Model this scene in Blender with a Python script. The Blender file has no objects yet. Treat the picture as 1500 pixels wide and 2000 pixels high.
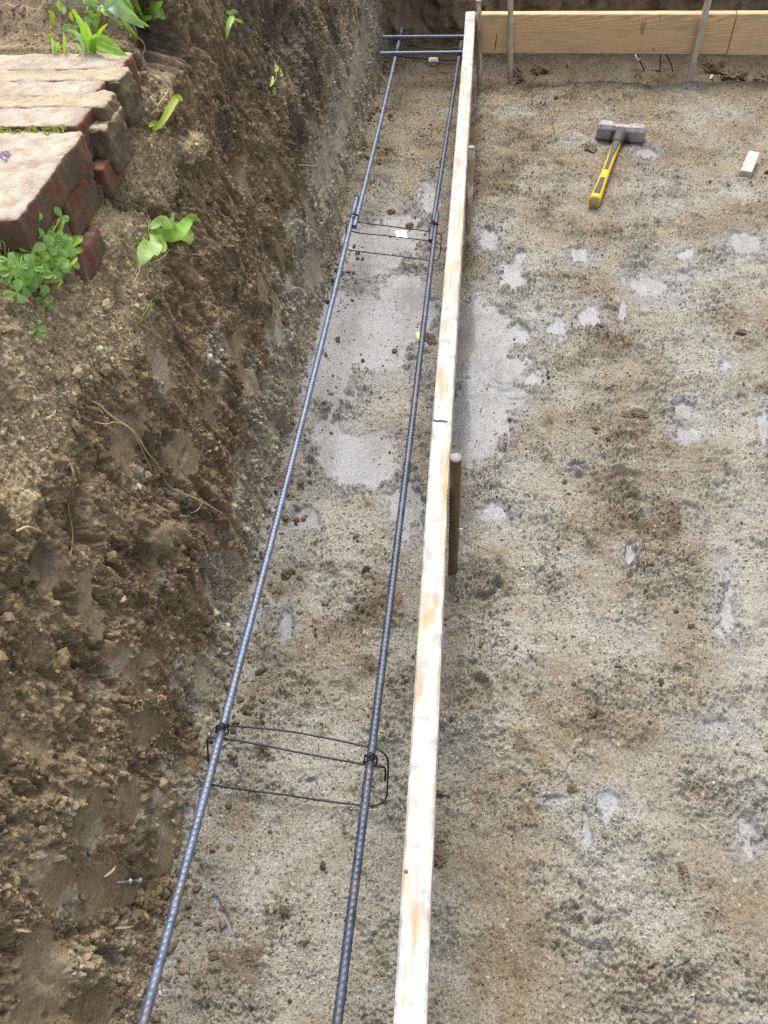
import bpy, math, random
import numpy as np
from mathutils import Vector, Matrix
from mathutils.bvhtree import BVHTree

random.seed(7); rng = np.random.default_rng(11)
S = bpy.context.scene
COL = S.collection
R = math.radians

# ------------------------------------------------------------------ camera survey
FOC = 1492.0; CX, CY = 750.0, 1000.0          # photograph measured in 1500 x 2000
CAMZ = 1.36                                    # lens height over the trench floor
def _n(v): v = np.array(v, float); return v/np.linalg.norm(v)
_D = _n([(850-CX)/FOC, (2250-CY)/FOC, 1]); _F = _n([(985-CX)/FOC, (-800-CY)/FOC, 1])
_F = _n(_F-_D*_F.dot(_D)); _R = _n(np.cross(_F, -_D))
if _R[0] < 0: _R = -_R
MC = np.array([_R, _F, -_D])
def ray(x, y): return MC @ np.array([(x-CX)/FOC, (y-CY)/FOC, 1.0])
def at(x, y, h):                               # point h metres below the lens
    r = ray(x, y); p = r*(-h/r[2]); return Vector((p[0], p[1], CAMZ-h))
def atz(x, y, z): return at(x, y, CAMZ-z)
def wall_plane(x, y):                          # (Y, z) on the mean plane of the cut bank
    r = ray(x, y); s = .15/.74
    t = (-.47-s*1.36)/(r[0]+s*r[2]); return np.array([r[1]*t, CAMZ+r[2]*t])
def floor_plane(x, y, z):
    p = atz(x, y, z); return np.array([p.x, p.y])

cam = bpy.data.cameras.new('camera'); co = bpy.data.objects.new('camera', cam); COL.objects.link(co)
right, up, back = MC@np.array([1,0,0.]), MC@np.array([0,-1.,0]), -(MC@np.array([0,0,1.]))
m = Matrix.Identity(4)
for i in range(3): m[i][0], m[i][1], m[i][2] = right[i], up[i], back[i]
m[2][3] = CAMZ
co.matrix_world = m
cam.sensor_fit = 'VERTICAL'; cam.sensor_height = 36; cam.sensor_width = 27; cam.lens = 36*FOC/2000
cam.clip_start = .02; cam.clip_end = 200
S.camera = co

# ------------------------------------------------------------------ noise
def hsh(ix, iy, s):
    x = (ix.astype(np.int64)*374761393 + iy.astype(np.int64)*668265263 + s*1442695041) & 0xffffffff
    x = ((x ^ (x >> 13))*1274126177) & 0xffffffff
    x = ((x ^ (x >> 15))*2246822519) & 0xffffffff
    x ^= x >> 16
    return (x.astype(np.float32)/np.float32(4294967296.0))
def gn(x, y, s=0):                             # gradient noise about -1..1
    x0 = np.floor(x); y0 = np.floor(y); fx = (x-x0).astype(np.float32); fy = (y-y0).astype(np.float32)
    u = fx*fx*fx*(fx*(fx*6-15)+10); v = fy*fy*fy*(fy*(fy*6-15)+10)
    def g(i, j):
        a = hsh(x0+i, y0+j, s)*np.float32(6.2831853)
        return np.cos(a)*(fx-i)+np.sin(a)*(fy-j)
    a = g(0,0); b = g(1,0); c = g(0,1); d = g(1,1)
    return (a+(b-a)*u+(c-a)*v+(a-b-c+d)*u*v)*1.5
def fbm(x, y, o=4, s=0, g=.5):
    r = 0; a = 1; t = 0
    for i in range(o):
        r = r+a*gn(x*2**i+13.7*i, y*2**i-7.3*i, s+i*17); t += a; a *= g
    return r/t*1.4
def ridged(x, y, o=3, s=0):
    r = 0; a = 1; t = 0
    for i in range(o):
        r = r+a*(1-2*np.abs(gn(x*2**i+3.1*i, y*2**i+5.7*i, s+i*29))); t += a; a *= .55
    return r/t
def lumps(x, y, s=0, prob=.8, rmin=.25, rmax=.62):   # half-buried rounded crumbs; height in cell units
    x0 = np.floor(x); y0 = np.floor(y); h = np.zeros(x.shape, np.float32); idv = np.zeros(x.shape, np.float32)
    for i in (-1, 0, 1):
        for j in (-1, 0, 1):
            cx = x0+i; cy = y0+j
            r = rmin+(rmax-rmin)*hsh(cx, cy, s+5)**2
            ex = hsh(cx, cy, s+9)
            dx = x-(cx+.15+.7*hsh(cx, cy, s+1)); dy = y-(cy+.15+.7*hsh(cx, cy, s+2))
            k = .75+.5*hsh(cx, cy, s+3)
            q = r*r-(dx*dx*k+dy*dy/k)
            v = np.where((q > 0) & (ex < prob), np.sqrt(np.maximum(q, 0)), 0).astype(np.float32)
            b = v > h
            h = np.where(b, v, h); idv = np.where(b, ex/prob, idv)
    return h, idv
def terr(v, k, a=.36, b=.64):
    q = v*k; f = np.floor(q); return (f+ss(a, b, q-f))/k
def ss(a, b, x):
    t = np.clip((x-a)/(b-a), 0, 1); return t*t*(3-2*t)
def lerp(a, b, t): return a+(b-a)*t
def ell(U, V, lst, fn):
    """blotches measured on the photograph, laid onto the surface coordinates (U, V): 1 in the middle, 0 at the rim"""
    E = np.full(U.shape, -1., np.float32)
    for e in lst:
        px, py, rx, ry = e[:4]; ang = R(e[4]) if len(e) > 4 else 0
        c = fn(px, py); ju = (fn(px+4, py)-c)/4; jv = (fn(px, py+4)-c)/4
        J = np.linalg.inv(np.array([ju, jv]).T)
        du = U-c[0]; dv = V-c[1]
        a = J[0,0]*du+J[0,1]*dv; b = J[1,0]*du+J[1,1]*dv
        ca, sa = math.cos(ang), math.sin(ang)
        d = np.sqrt(((a*ca+b*sa)/rx)**2+((b*ca-a*sa)/ry)**2)
        E = np.maximum(E, (e[5] if len(e) > 5 else 1)*(1-d))
    return E

# ------------------------------------------------------------------ materials
def nodes(name):
    mt = bpy.data.materials.new(name); mt.use_nodes = True
    nt = mt.node_tree; b = nt.nodes['Principled BSDF']
    return mt, nt, b
def N(nt, t, **kw):
    n = nt.nodes.new(t)
    for k, v in kw.items():
        if k in n.inputs: n.inputs[k].default_value = v
        else: setattr(n, k, v)
    return n
def ramp(nt, stops, fac=None, interp='LINEAR'):
    n = nt.nodes.new('ShaderNodeValToRGB'); n.color_ramp.interpolation = interp
    el = n.color_ramp.elements
    while len(el) < len(stops): el.new(.5)
    for e, (p, c) in zip(el, stops): e.position = p; e.color = (*c, 1) if len(c) == 3 else c
    if fac is not None: nt.links.new(fac, n.inputs[0])
    return n
def mixc(nt, fac, a, b, mode='MIX'):
    n = nt.nodes.new('ShaderNodeMix'); n.data_type = 'RGBA'; n.blend_type = mode
    L = nt.links
    for s, i in ((fac, 0), (a, 6), (b, 7)):
        if hasattr(s, 'is_linked'): L.new(s, n.inputs[i])
        elif isinstance(s, (int, float)): n.inputs[i].default_value = s
        else: n.inputs[i].default_value = (*s, 1)
    return n.outputs[2]
def coords(nt, scale=(1,1,1), kind='Object'):
    tc = nt.nodes.new('ShaderNodeTexCoord'); mp = nt.nodes.new('ShaderNodeMapping')
    mp.inputs['Scale'].default_value = scale; nt.links.new(tc.outputs[kind], mp.inputs[0]); return mp.outputs[0]
def noise(nt, vec, scale, detail=4, rough=.55, dist=0):
    n = N(nt, 'ShaderNodeTexNoise', Scale=scale, Detail=detail, Roughness=rough, Distortion=dist)
    nt.links.new(vec, n.inputs['Vector']); return n.outputs['Fac']

def soil_material(name, bump=.6, spec=.25):
    mt, nt, b = nodes(name); L = nt.links
    at_ = N(nt, 'ShaderNodeAttribute', attribute_name='alb'); rg = N(nt, 'ShaderNodeAttribute', attribute_name='rgh')
    v = coords(nt)
    n1 = noise(nt, v, 210, 6, .7); n2 = noise(nt, v, 800, 3, .6)
    r1 = ramp(nt, [(.30, (.42,.40,.38)), (.47, (.95,.95,.95)), (.60, (1.12,1.11,1.10)), (.74, (1.75,1.70,1.60))], n1)
    c = mixc(nt, 1.0, at_.outputs['Color'], r1.outputs[0], 'MULTIPLY')
    r2 = ramp(nt, [(.35, (.8,.8,.8)), (.65, (1.2,1.2,1.2))], n2)
    c = mixc(nt, .8, c, r2.outputs[0], 'MULTIPLY')
    L.new(c, b.inputs['Base Color'])
    L.new(rg.outputs['Fac'], b.inputs['Roughness'])
    mr = N(nt, 'ShaderNodeMapRange'); mr.inputs[1].default_value = .3; mr.inputs[2].default_value = .9; mr.inputs[3].default_value = .5; mr.inputs[4].default_value = spec
    L.new(rg.outputs['Fac'], mr.inputs[0]); L.new(mr.outputs[0], b.inputs['Specular IOR Level'])
    ad = N(nt, 'ShaderNodeMath', operation='ADD'); ml = N(nt, 'ShaderNodeMath', operation='MULTIPLY'); ml.inputs[1].default_value = .4
    L.new(n2, ml.inputs[0]); L.new(n1, ad.inputs[0]); L.new(ml.outputs[0], ad.inputs[1])
    bp = N(nt, 'ShaderNodeBump', Strength=bump, Distance=.010); L.new(ad.outputs[0], bp.inputs['Height'])
    # the smooth, wet skin has hardly any grain
    m2 = N(nt, 'ShaderNodeMath', operation='MULTIPLY'); m2.inputs[1].default_value = bump
    L.new(rg.outputs['Fac'], m2.inputs[0]); L.new(m2.outputs[0], bp.inputs['Strength'])
    L.new(bp.outputs[0], b.inputs['Normal'])
    return mt
SOIL = soil_material('soil')
CRUMB = soil_material('soil_crumb', .4)

def flat(name, col, rough=.6, metal=0, var=.25, scale=60, bump=0, spec=.5, bscale=200):
    mt, nt, b = nodes(name); L = nt.links
    v = coords(nt)
    n = noise(nt, v, scale, 4, .6)
    r = ramp(nt, [(.3, tuple(x*(1-var) for x in col)), (.7, tuple(min(1, x*(1+var)) for x in col))], n)
    L.new(r.outputs[0], b.inputs['Base Color'])
    b.inputs['Roughness'].default_value = rough; b.inputs['Metallic'].default_value = metal
    b.inputs['Specular IOR Level'].default_value = spec
    if bump:
        bp = N(nt, 'ShaderNodeBump', Strength=bump, Distance=.002); L.new(noise(nt, v, bscale, 4, .6), bp.inputs['Height']); L.new(bp.outputs[0], b.inputs['Normal'])
    return mt

# ------------------------------------------------------------------ object helpers
def mesh_np(name, V, F4, mat, smooth=True):
    me = bpy.data.meshes.new(name); V = np.ascontiguousarray(V, np.float32); F4 = np.ascontiguousarray(F4, np.int32)
    k = F4.shape[1]
    me.vertices.add(len(V)); me.vertices.foreach_set('co', V.ravel())
    me.loops.add(F4.size); me.loops.foreach_set('vertex_index', F4.ravel())
    me.polygons.add(len(F4)); me.polygons.foreach_set('loop_start', np.arange(0, F4.size, k, dtype=np.int32))
    me.polygons.foreach_set('use_smooth', np.full(len(F4), smooth))
    me.update(calc_edges=True); me.materials.append(mat)
    o = bpy.data.objects.new(name, me); COL.objects.link(o); return o
def attrs(o, alb, rgh):
    me = o.data; c = np.ones((len(alb), 4), np.float32); c[:, :3] = alb
    a = me.attributes.new('alb', 'FLOAT_COLOR', 'POINT'); a.data.foreach_set('color', c.ravel())
    a = me.attributes.new('rgh', 'FLOAT', 'POINT'); a.data.foreach_set('value', np.ascontiguousarray(rgh, np.float32).ravel())
class MB:
    def __init__(s): s.v = []; s.f = []
    def add(s, v, f):
        k = len(s.v); s.v += [tuple(p) for p in v]; s.f += [tuple(i+k for i in q) for q in f]; return s
    def build(s, name, mat, parent=None, smooth=True, origin=None):
        me = bpy.data.meshes.new(name)
        v = s.v
        if origin is not None: v = [tuple(Vector(p)-Vector(origin)) for p in v]
        me.from_pydata(v, [], s.f); me.update(); me.materials.append(mat)
        me.polygons.foreach_set('use_smooth', [smooth]*len(me.polygons))
        o = bpy.data.objects.new(name, me); COL.objects.link(o)
        if origin is not None: o.location = origin
        if parent: o.parent = parent
        return o
def tag(o, label, cat, group=None, kind=None):
    o['label'] = label; o['category'] = cat
    if group: o['group'] = group
    if kind: o['kind'] = kind
    return o
def empty(name, loc, label, cat, group=None):
    o = bpy.data.objects.new(name, None); COL.objects.link(o); o.location = loc; o.empty_display_size = .05
    return tag(o, label, cat, group)
def smooth_path(P, step):
    P = [Vector(p) for p in P]
    if len(P) == 2: P = [P[0], P[0].lerp(P[1], .5), P[1]]
    out = []
    for i in range(len(P)-1):
        p0 = P[i-1] if i else P[0]*2-P[1]; p1, p2 = P[i], P[i+1]; p3 = P[i+2] if i+2 < len(P) else P[-1]*2-P[-2]
        n = max(1, int((p2-p1).length/step))
        for k in range(n):
            t = k/n
            out.append(.5*((2*p1)+(p2-p0)*t+(2*p0-5*p1+4*p2-p3)*t*t+(3*p1-p0-3*p2+p3)*t**3))
    out.append(P[-1]); return out
def tube(mb, P, rad, seg=8, cap=True):
    n = len(P); P = [Vector(p) for p in P]
    T = [(P[min(i+1, n-1)]-P[max(i-1, 0)]).normalized() for i in range(n)]
    a = T[0].orthogonal().normalized(); V = []
    s = 0
    for i in range(n):
        a = (a-T[i]*a.dot(T[i])).normalized(); b = T[i].cross(a)
        if i: s += (P[i]-P[i-1]).length
        for k in range(seg):
            th = 2*math.pi*k/seg
            r = rad(s, th, i/(n-1)) if callable(rad) else rad
            V.append(P[i]+(a*math.cos(th)+b*math.sin(th))*r)
    Fc = [(i*seg+k, i*seg+(k+1) % seg, (i+1)*seg+(k+1) % seg, (i+1)*seg+k) for i in range(n-1) for k in range(seg)]
    if cap: Fc += [tuple(range(seg-1, -1, -1)), tuple((n-1)*seg+k for k in range(seg))]
    return mb.add(V, Fc)
def lathe(mb, O, axis, prof, seg=20):           # prof: (distance along the axis, radius)
    axis = Vector(axis).normalized(); a = axis.orthogonal().normalized(); b = axis.cross(a); O = Vector(O); V = []
    for d, r in prof:
        for k in range(seg):
            th = 2*math.pi*k/seg; V.append(O+axis*d+(a*math.cos(th)+b*math.sin(th))*r)
    n = len(prof)
    Fc = [(i*seg+k, i*seg+(k+1) % seg, (i+1)*seg+(k+1) % seg, (i+1)*seg+k) for i in range(n-1) for k in range(seg)]
    Fc += [tuple(range(seg-1, -1, -1)), tuple((n-1)*seg+k for k in range(seg))]
    return mb.add(V, Fc)

# ------------------------------------------------------------------ the dug ground
def span(a, b, s0, s1):                         # coordinates with the step growing from s0 to s1
    out = [a]
    while out[-1] < b:
        t = min(1, max(0, (out[-1]-a)/(b-a))); out.append(out[-1]+s0+(s1-s0)*t)
    return np.array(out)
def grid_faces(nr, nc):
    i = np.arange(nr*nc).reshape(nr, nc)
    return np.stack([i[:-1,:-1].ravel(), i[:-1,1:].ravel(), i[1:,1:].ravel(), i[1:,:-1].ravel()], 1)

ZR = .072
gx = np.concatenate([np.linspace(-.66, -.53, 30), np.arange(-.529, .46, .0017), span(.461, 1.42, .0019, .0045), np.linspace(1.44, 3.4, 60)])
gy = np.concatenate([np.linspace(-1.6, -.06, 40), span(-.05, 3.3, .0016, .0062), np.arange(3.31, 4.3, .009)])
X, Y = np.meshgrid(gx, gy); X = X.astype(np.float32); Y = Y.astype(np.float32)
fT = lambda x, y: floor_plane(x, y, .0)
fF = lambda x, y: floor_plane(x, y, ZR)
wob = fbm(X*5, Y*5, 3, 3)
q_ = ss(.85, 1.25, Y); trench = 1-ss(0, 1, (X+.035*wob*(1-.6*q_)+.045+.045*q_)/(.155-.055*q_))
lip = ss(3.32, 3.46, Y+.02*wob)
low = np.maximum(trench, lip)
base = ZR*(1-low)+.010*fbm(X*2.2, Y*2.2, 3, 8)+.0045*fbm(X*9, Y*9, 3, 21)
base += .06*ss(-.41, -.52, X)**2
# footprints, slumps and mounds
for px, py, r, h in [(935,1160,.05,-.016),(905,1330,.055,-.014),(900,1480,.05,-.010),(1250,985,.07,-.013),(1150,1010,.06,.010),(1330,1010,.05,.009),
                     (940,700,.045,.014),(945,330,.10,.010),(1180,690,.06,.006),(1240,830,.035,.006),(1290,1290,.05,-.006),(1180,1410,.06,.007),
                     (1080,1320,.07,.006),(1000,1890,.09,-.007),(1430,1880,.07,.006),(1300,1660,.06,.005),(1380,140,.07,.018),(1200,130,.08,.012),(1320,128,.05,-.02),(970,170,.05,.012)]:
    c = fF(px, py); base += h*np.exp(-(((X-c[0])**2+(Y-c[1])**2)/(r*r)))
for px, py, r, h in [(620,1280,.07,.010),(690,1260,.05,.008),(560,970,.06,.010),(830,680,.03,.012),(480,1450,.04,-.008),(745,1510,.035,-.014),(740,1180,.05,.010),(790,940,.06,.006),(430,1700,.05,.012)]:
    c = fT(px, py); base += h*np.exp(-(((X-c[0])**2+(Y-c[1])**2)/(r*r)))
# heel marks and shovel edges: short curved ridges with a cut side
for px, py, r, a0, a1, h in [(985,735,.050,-160,-20,.007),(905,1345,.055,-60,60,.010),(935,1120,.060,-70,50,.008),(1130,1440,.035,180,300,.006),(1010,760,.062,-150,-30,.006),(1160,1750,.07,150,260,.005),(1330,1010,.05,-40,90,.008),(1230,960,.06,60,190,.008),(1420,1560,.06,-30,80,.005),(1060,1720,.08,-20,70,.005),(1290,1310,.045,-120,10,.006),(1070,330,.06,-60,60,.008),(1330,230,.06,100,220,.006)]:
    c = fF(px, py); dx, dy = X-c[0], Y-c[1]; d_ = np.sqrt(dx*dx+dy*dy)+.008*fbm(X*18, Y*18, 3, 19); an = np.degrees(np.arctan2(dy, dx))
    win = ss(a0-15, a0+15, an)*(1-ss(a1-15, a1+15, an)) if a1 <= 180 else ss(a0-15, a0+15, np.where(an < 0, an+360, an))*(1-ss(a1-15, a1+15, np.where(an < 0, an+360, an)))
    base += win*h*(np.exp(-((d_-r)/.010)**2)-.9*np.exp(-((d_-r+.014)/.008)**2))
# bare pale clay (crumb cover trodden or scraped away)
paleT = [(690,640,105,90,0,2.2),(780,600,60,90,0,1.6),(725,480,75,55,0,1.3),(700,895,105,70,0,1.8),(640,740,70,80,0,1.2),(725,500,95,62),(790,460,60,70),(690,620,95,75),(760,690,70,70),(650,740,60,60),(700,890,95,62),(790,990,45,75),(640,850,50,50),(590,1020,40,30),
         (840,390,30,40),(800,560,45,40),(610,1530,18,12),(500,1215,16,40,20),(440,1790,9,55,-25),(560,1225,20,40),(830,610,40,60)]
paleF = [(930,660,85,95,0,2.0),(935,810,75,110,0,1.6),(985,780,65,40,0,1.2),(925,640,85,75),(960,730,95,70),(915,850,55,80),(1000,660,55,30),(1090,640,32,28),(1150,615,34,28,-35),(1040,745,30,22),(1000,540,35,40),(955,470,30,28),(1130,500,30,18),(1015,505,16,20),
         (1265,560,60,32,25),(1330,545,26,18),(1215,605,14,26),(1415,715,22,18),(1345,850,38,20),(1330,800,30,26),(1335,500,26,14),(1120,915,18,9),(1128,935,10,8),(1228,1090,14,30),(1185,1570,38,42),
         (1145,1620,12,50),(1085,1565,30,14),(965,1000,55,22),(1490,840,16,50),(1450,480,60,30),(1260,300,30,18),(1420,1190,30,90,0,.7),(1390,1420,60,30,0,.6),(1470,1620,40,60,0,.6)]
Et = ell(X, Y, paleT, fT); Ef = ell(X, Y, paleF, fF)
E_ = np.where(X < .03, Et, Ef)
E_ = np.maximum(Et-10*(X > .06), Ef-10*(X < -.04))
nz = .50*fbm(X*13, Y*11, 4, 31)+.65*fbm(X*44, Y*36, 5, 37, .65)
P = ss(-.04, .22, E_*1.0+nz-.24)
P *= ss(-.38, .12, gn(X*33, Y*33, 77)+.25+P*.3)
P = np.maximum(P, ss(.22, .50, E_+.45*nz))
faint = ss(-.9, .5, E_+.5*fbm(X*14, Y*14, 4, 41)-.2)
# crumb cover
rough = 1+.55*fbm(X*6, Y*6, 3, 51)
Eb = ell(X, Y, [(945,330,80,60),(940,700,45,28),(1240,960,110,55),(1180,680,60,35),(1080,180,180,40),(1240,840,40,25),(1010,290,60,40),(1250,1010,90,50)], fF)
EbT = ell(X, Y, [(640,1270,120,90),(570,950,80,50),(640,800,60,22),(740,1180,60,60),(480,1900,80,120),(700,330,90,50),(560,1130,60,40)], fT)
B = ss(-.15, .35, np.maximum(Eb-9*(X < -.02), EbT-9*(X > .05))+.35*fbm(X*16, Y*16, 4, 61))
far = ss(1.9, 2.9, Y)
rough = np.clip(rough*(1-.25*far), .45, 1.5)*(.30+1.0*ss(-.35,.45,fbm(X*7,Y*7,4,52)))+.25*B
wx = X+.004*fbm(X*60, Y*60, 2, 71); wy = Y+.004*fbm(X*60+9, Y*60, 2, 72)
l1, i1 = lumps(wx/.024, wy/.024, 101, .12); l2, i2 = lumps(wx/.0115, wy/.0115, 102, .45); l3, i3 = lumps(X/.0064, Y/.0064, 103, .75)
rg = ridged(wx*55, wy*55, 3, 81); rg2 = ridged(wx*130, wy*115, 2, 82)
cover = .0034*rg+.0034*rg2+.024*.20*l1+.0115*.50*l2+.0064*.55*l3+.0045
pit = ss(.20, .42, gn(wx*135, wy*110, 91)+.45*gn(X*30, Y*30, 92))*.0034+ss(.22, .45, gn(X*230, Y*190, 93))*.0013
cover = cover-pit+.0095*terr(fbm(wx*24, wy*34, 5, 94, .55), 4, .42, .58)
Z = base+(1-P)*rough*cover+P*(.0011*fbm(X*45, Y*30, 3, 95)+.0006*gn(X*160, Y*160, 96))+.0026*(1-P)
# albedo of what the ground is made of
brown = np.array([.215,.176,.121], np.float32); grey = np.array([.325,.312,.270], np.float32); pale = np.array([.248,.253,.264], np.float32)
moist = np.array([.115,.090,.060], np.float32); tan = np.array([.28,.228,.155], np.float32)
g_amt = np.clip(.62+.85*fbm(X*4.2, Y*4.2, 4, 111)+.30*fbm(X*20, Y*20, 3, 112)-.34*far-.22*B+.20*trench*(1-far), 0, 1)[..., None]
A = lerp(brown, grey, g_amt)
A = lerp(A, tan, (.55*ss(.1, .6, fbm(X*7, Y*7, 4, 121)+.5*far-.25))[..., None])
A = lerp(A, moist, (.75*ss(.25, .75, fbm(X*13, Y*13, 4, 131)+.35*B-.05))[..., None])
A = lerp(A, moist, (.16*B)[..., None])
A = lerp(A, np.array([.30,.297,.29], np.float32), (.62*faint)[..., None])
crumbdark = (i2 > .86) & (l2 > .25)
spk = gn(X*330, Y*330, 151)
A = A*(1+.32*np.clip(spk, -1, 1)*(1-P))[..., None]
A = np.where(crumbdark[..., None], A*(.62+.5*i3[..., None]), A)
A = lerp(A, np.array([.50,.46,.38], np.float32), (((i3 > .93) & (l3 > .2))*.55)[..., None])
pl = pale*(1+.10*fbm(X*8, Y*5, 3, 141))[..., None]*lerp(np.array([1,1,1.]), np.array([1.02,.97,.88]), ss(0, .8, fbm(X*5, Y*5, 3, 142))[..., None]).astype(np.float32)
pl = pl*lerp(1, .90, trench)[..., None]
film = ss(-.15, .55, fbm(X*9, Y*7, 4, 145)+.6*fbm(X*60, Y*45, 3, 146)+.05)*.40
pl = lerp(pl, np.array([.205,.188,.160], np.float32), film[..., None])
Pa = np.clip(.62*P+.33*ss(-.3, .8, E_+nz*.9-.1)*P+.42*ss(-.6, .5, E_+nz*1.0-.2)*(1-P), 0, 1)
A = lerp(A, pl, Pa[..., None])
A = lerp(A, A*np.array([.74,.70,.64], np.float32), (ss(3.3, 3.55, Y))[..., None])
RG = lerp(.92, .40, P*(1-.5*film))
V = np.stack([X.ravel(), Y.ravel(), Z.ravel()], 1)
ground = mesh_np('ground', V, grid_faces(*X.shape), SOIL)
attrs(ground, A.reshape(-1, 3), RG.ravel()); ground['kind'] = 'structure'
GZ, GP, GA = Z, P, A
def gz(x, y):
    i = min(max(int(np.searchsorted(gx, x))-1, 0), len(gx)-2); j = min(max(int(np.searchsorted(gy, y))-1, 0), len(gy)-2)
    return float(GZ[j, i])

# ------------------------------------------------------------------ the cut bank
prof = [(-.435,-.06),(-.452,.0),(-.468,.06),(-.492,.18),(-.522,.34),(-.555,.50),(-.570,.56),(-.597,.64),(-.632,.74),(-.648,.80),(-.672,.835),(-.72,.848),(-.85,.852),(-1.3,.856),(-3.2,.87)]
pp = np.array(prof); sl = np.concatenate([[0], np.cumsum(np.hypot(*np.diff(pp, axis=0).T))])
us = np.concatenate([span(0, 1.05, .0021, .0024), np.arange(1.054, 1.6, .0045), np.linspace(1.62, sl[-1], 30)])
bx = np.interp(us, sl, pp[:, 0]); bz = np.interp(us, sl, pp[:, 1])
k = np.ones(35)/35; w = 17
def smo(a):
    b = np.concatenate([2*a[0]-a[w:0:-1], a, 2*a[-1]-a[-2:-w-2:-1]]); r = np.convolve(b, k, 'valid'); r[560:] = a[560:]; return r
bx = smo(bx); bz = smo(bz)
tx = np.gradient(bx, us); tz = np.gradient(bz, us); ln = np.hypot(tx, tz); nx, nzv = tz/ln, -tx/ln
wy_ = np.concatenate([np.linspace(-1.6, -.16, 36), span(-.15, 4.22, .0021, .0062)])
U, Yw = np.meshgrid(us, wy_); U = U.astype(np.float32); Yw = Yw.astype(np.float32)
BX = np.broadcast_to(bx, U.shape).astype(np.float32); BZ = np.broadcast_to(bz, U.shape).astype(np.float32)
NX = np.broadcast_to(nx, U.shape); NZ = np.broadcast_to(nzv, U.shape)
top = ss(.86, .96, U)                            # where the face rolls over into the yard
wp = wall_plane
# shovel-smoothed facets
scr = ell(Yw, BZ, [(350,880,40,45),(160,1180,22,75,-12),(440,690,30,40),(250,1290,45,18,-35),(255,1420,40,40),(60,1900,60,110),(140,1600,45,70,20),(230,1560,30,60,15),(520,640,22,40),(470,750,25,40),
              (620,330,25,80,8),(330,1850,40,60),(170,1960,50,60),(660,250,18,90,12),(500,560,20,40),(80,1110,38,60),(600,520,20,50,8),(690,120,20,90,8),(340,1990,40,40),(380,1330,16,40),(205,1740,70,50),(80,1720,50,50),(300,1640,22,60),(380,800,20,30)], wp)
Sm = ss(-.02, .10, scr+.62*fbm(Yw*19, BZ*11, 4, 205)+.42*fbm(Yw*66, BZ*34, 4, 206)-.06)
Sm2 = ss(.40, .50, fbm(Yw*16, BZ*7, 3, 207)+.10*fbm(Yw*60, BZ*40, 2, 208))*(1-ss(.5, .58, BZ))
Sm = np.maximum(Sm, .9*Sm2)*(1-top)
tanE = ell(Yw, BZ, [(150,620,170,120,15),(60,780,90,160),(20,900,60,120),(260,500,60,90),(300,330,60,80),(230,440,60,40),(100,650,90,80),(320,170,40,60),(370,290,26,32)], wp)
Tn = ss(-.1, .30, tanE+.30*fbm(Yw*14, BZ*14, 4, 211))
Tn = np.maximum(Tn, top)
# large forms
D = .020*fbm(Yw*3.2, BZ*3.2, 3, 221)+.012*fbm(Yw*10, BZ*4.5, 3, 222)+.008*ridged(Yw*17+.6*BZ, BZ*4.6, 2, 223)*(1-.7*Tn)*(1-.35*Sm)
lim = (1-ss(1.05, 1.3, U))
wyy = Yw+.008*fbm(Yw*30, BZ*22, 2, 231); wzz = BZ+.010*fbm(Yw*30+5, BZ*22, 2, 232)
c1, j1 = lumps(wyy/.060, wzz/.080, 301, .55); c2, j2 = lumps(wyy/.022, wzz/.029, 302, .6); c3, j3 = lumps(Yw/.0105, BZ/.0125, 303, .7); c4, j4 = lumps(Yw/.0062, BZ/.0068, 304, .7)
rw = ridged(wyy*55, wzz*28, 3, 241); rw2 = ridged(Yw*130, BZ*85, 2, 242)
hole = ss(.26, .46, gn(wyy*55, wzz*22, 251)+.5*gn(wyy*15, wzz*9, 252))
hole2 = ss(.26, .42, gn(Yw*120, BZ*58, 253))
zone = .65+.5*fbm(Yw*5, BZ*5, 3, 261)
zone = np.clip(zone+.15, .45, 1.4)
gouge = ss(.30, .50, gn(wyy*21+2, wzz*7, 257)+.3*gn(wyy*60, wzz*30, 258))
flk = terr(fbm(wyy*20, wzz*11, 5, 255, .6), 3.6, .38, .62)
det = .060*.10*c1+.022*.46*c2+.0105*.72*c3+.0062*.85*c4+.0040*rw+.0045*rw2-.017*hole-.0070*hole2+.020*flk-.022*gouge
soft = .028*.22*c2+.013*.55*c3+.0072*.62*c4+.0022*rw2+.060*.16*c1
fine = lerp(zone*det*.68, soft, Tn)
fine = fine*(1-Sm)+Sm*(.0012*fbm(Yw*35, BZ*60, 3, 271)+.001-.006*ss(.45, .7, gn(Yw*55, BZ*30, 272)))
D = D+fine*lerp(1, .8, top)
# deliberate hollows and lumps
def feat(lst):
    q = 0
    for px, py, rx, ry, h in lst:
        q = q+h*ss(0, .6, ell(Yw, BZ, [(px, py, rx, ry)], wp))
    return q
FX0 = feat([(340,135,46,62,-.12),(400,130,12,60,-.035),(330,480,26,40,-.030),(355,600,14,50,-.024),(125,560,30,40,-.03),(230,560,10,70,-.02),(365,290,28,34,.028),(320,150,40,40,.02),(455,330,14,60,-.02),
           (545,60,40,60,-.022),(375,690,20,40,.012),(60,1110,40,70,-.012),(310,960,40,40,-.018),(400,740,12,30,-.014),(235,380,40,60,-.03),(180,1340,40,60,-.012),(290,1050,60,40,.014),(140,1000,30,90,-.012),(255,610,20,30,.012),
           (500,330,30,60,-.012),(560,420,20,60,.01),(130,1880,70,60,.018),(420,1190,20,50,-.014),(450,1080,20,40,.010)])
FX0 = FX0*(1-.6*top)
over = ss(.0, .14, BZ)                           # stay put at the foot so it meets the floor
D = D*lerp(.5, 1, over)
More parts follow.
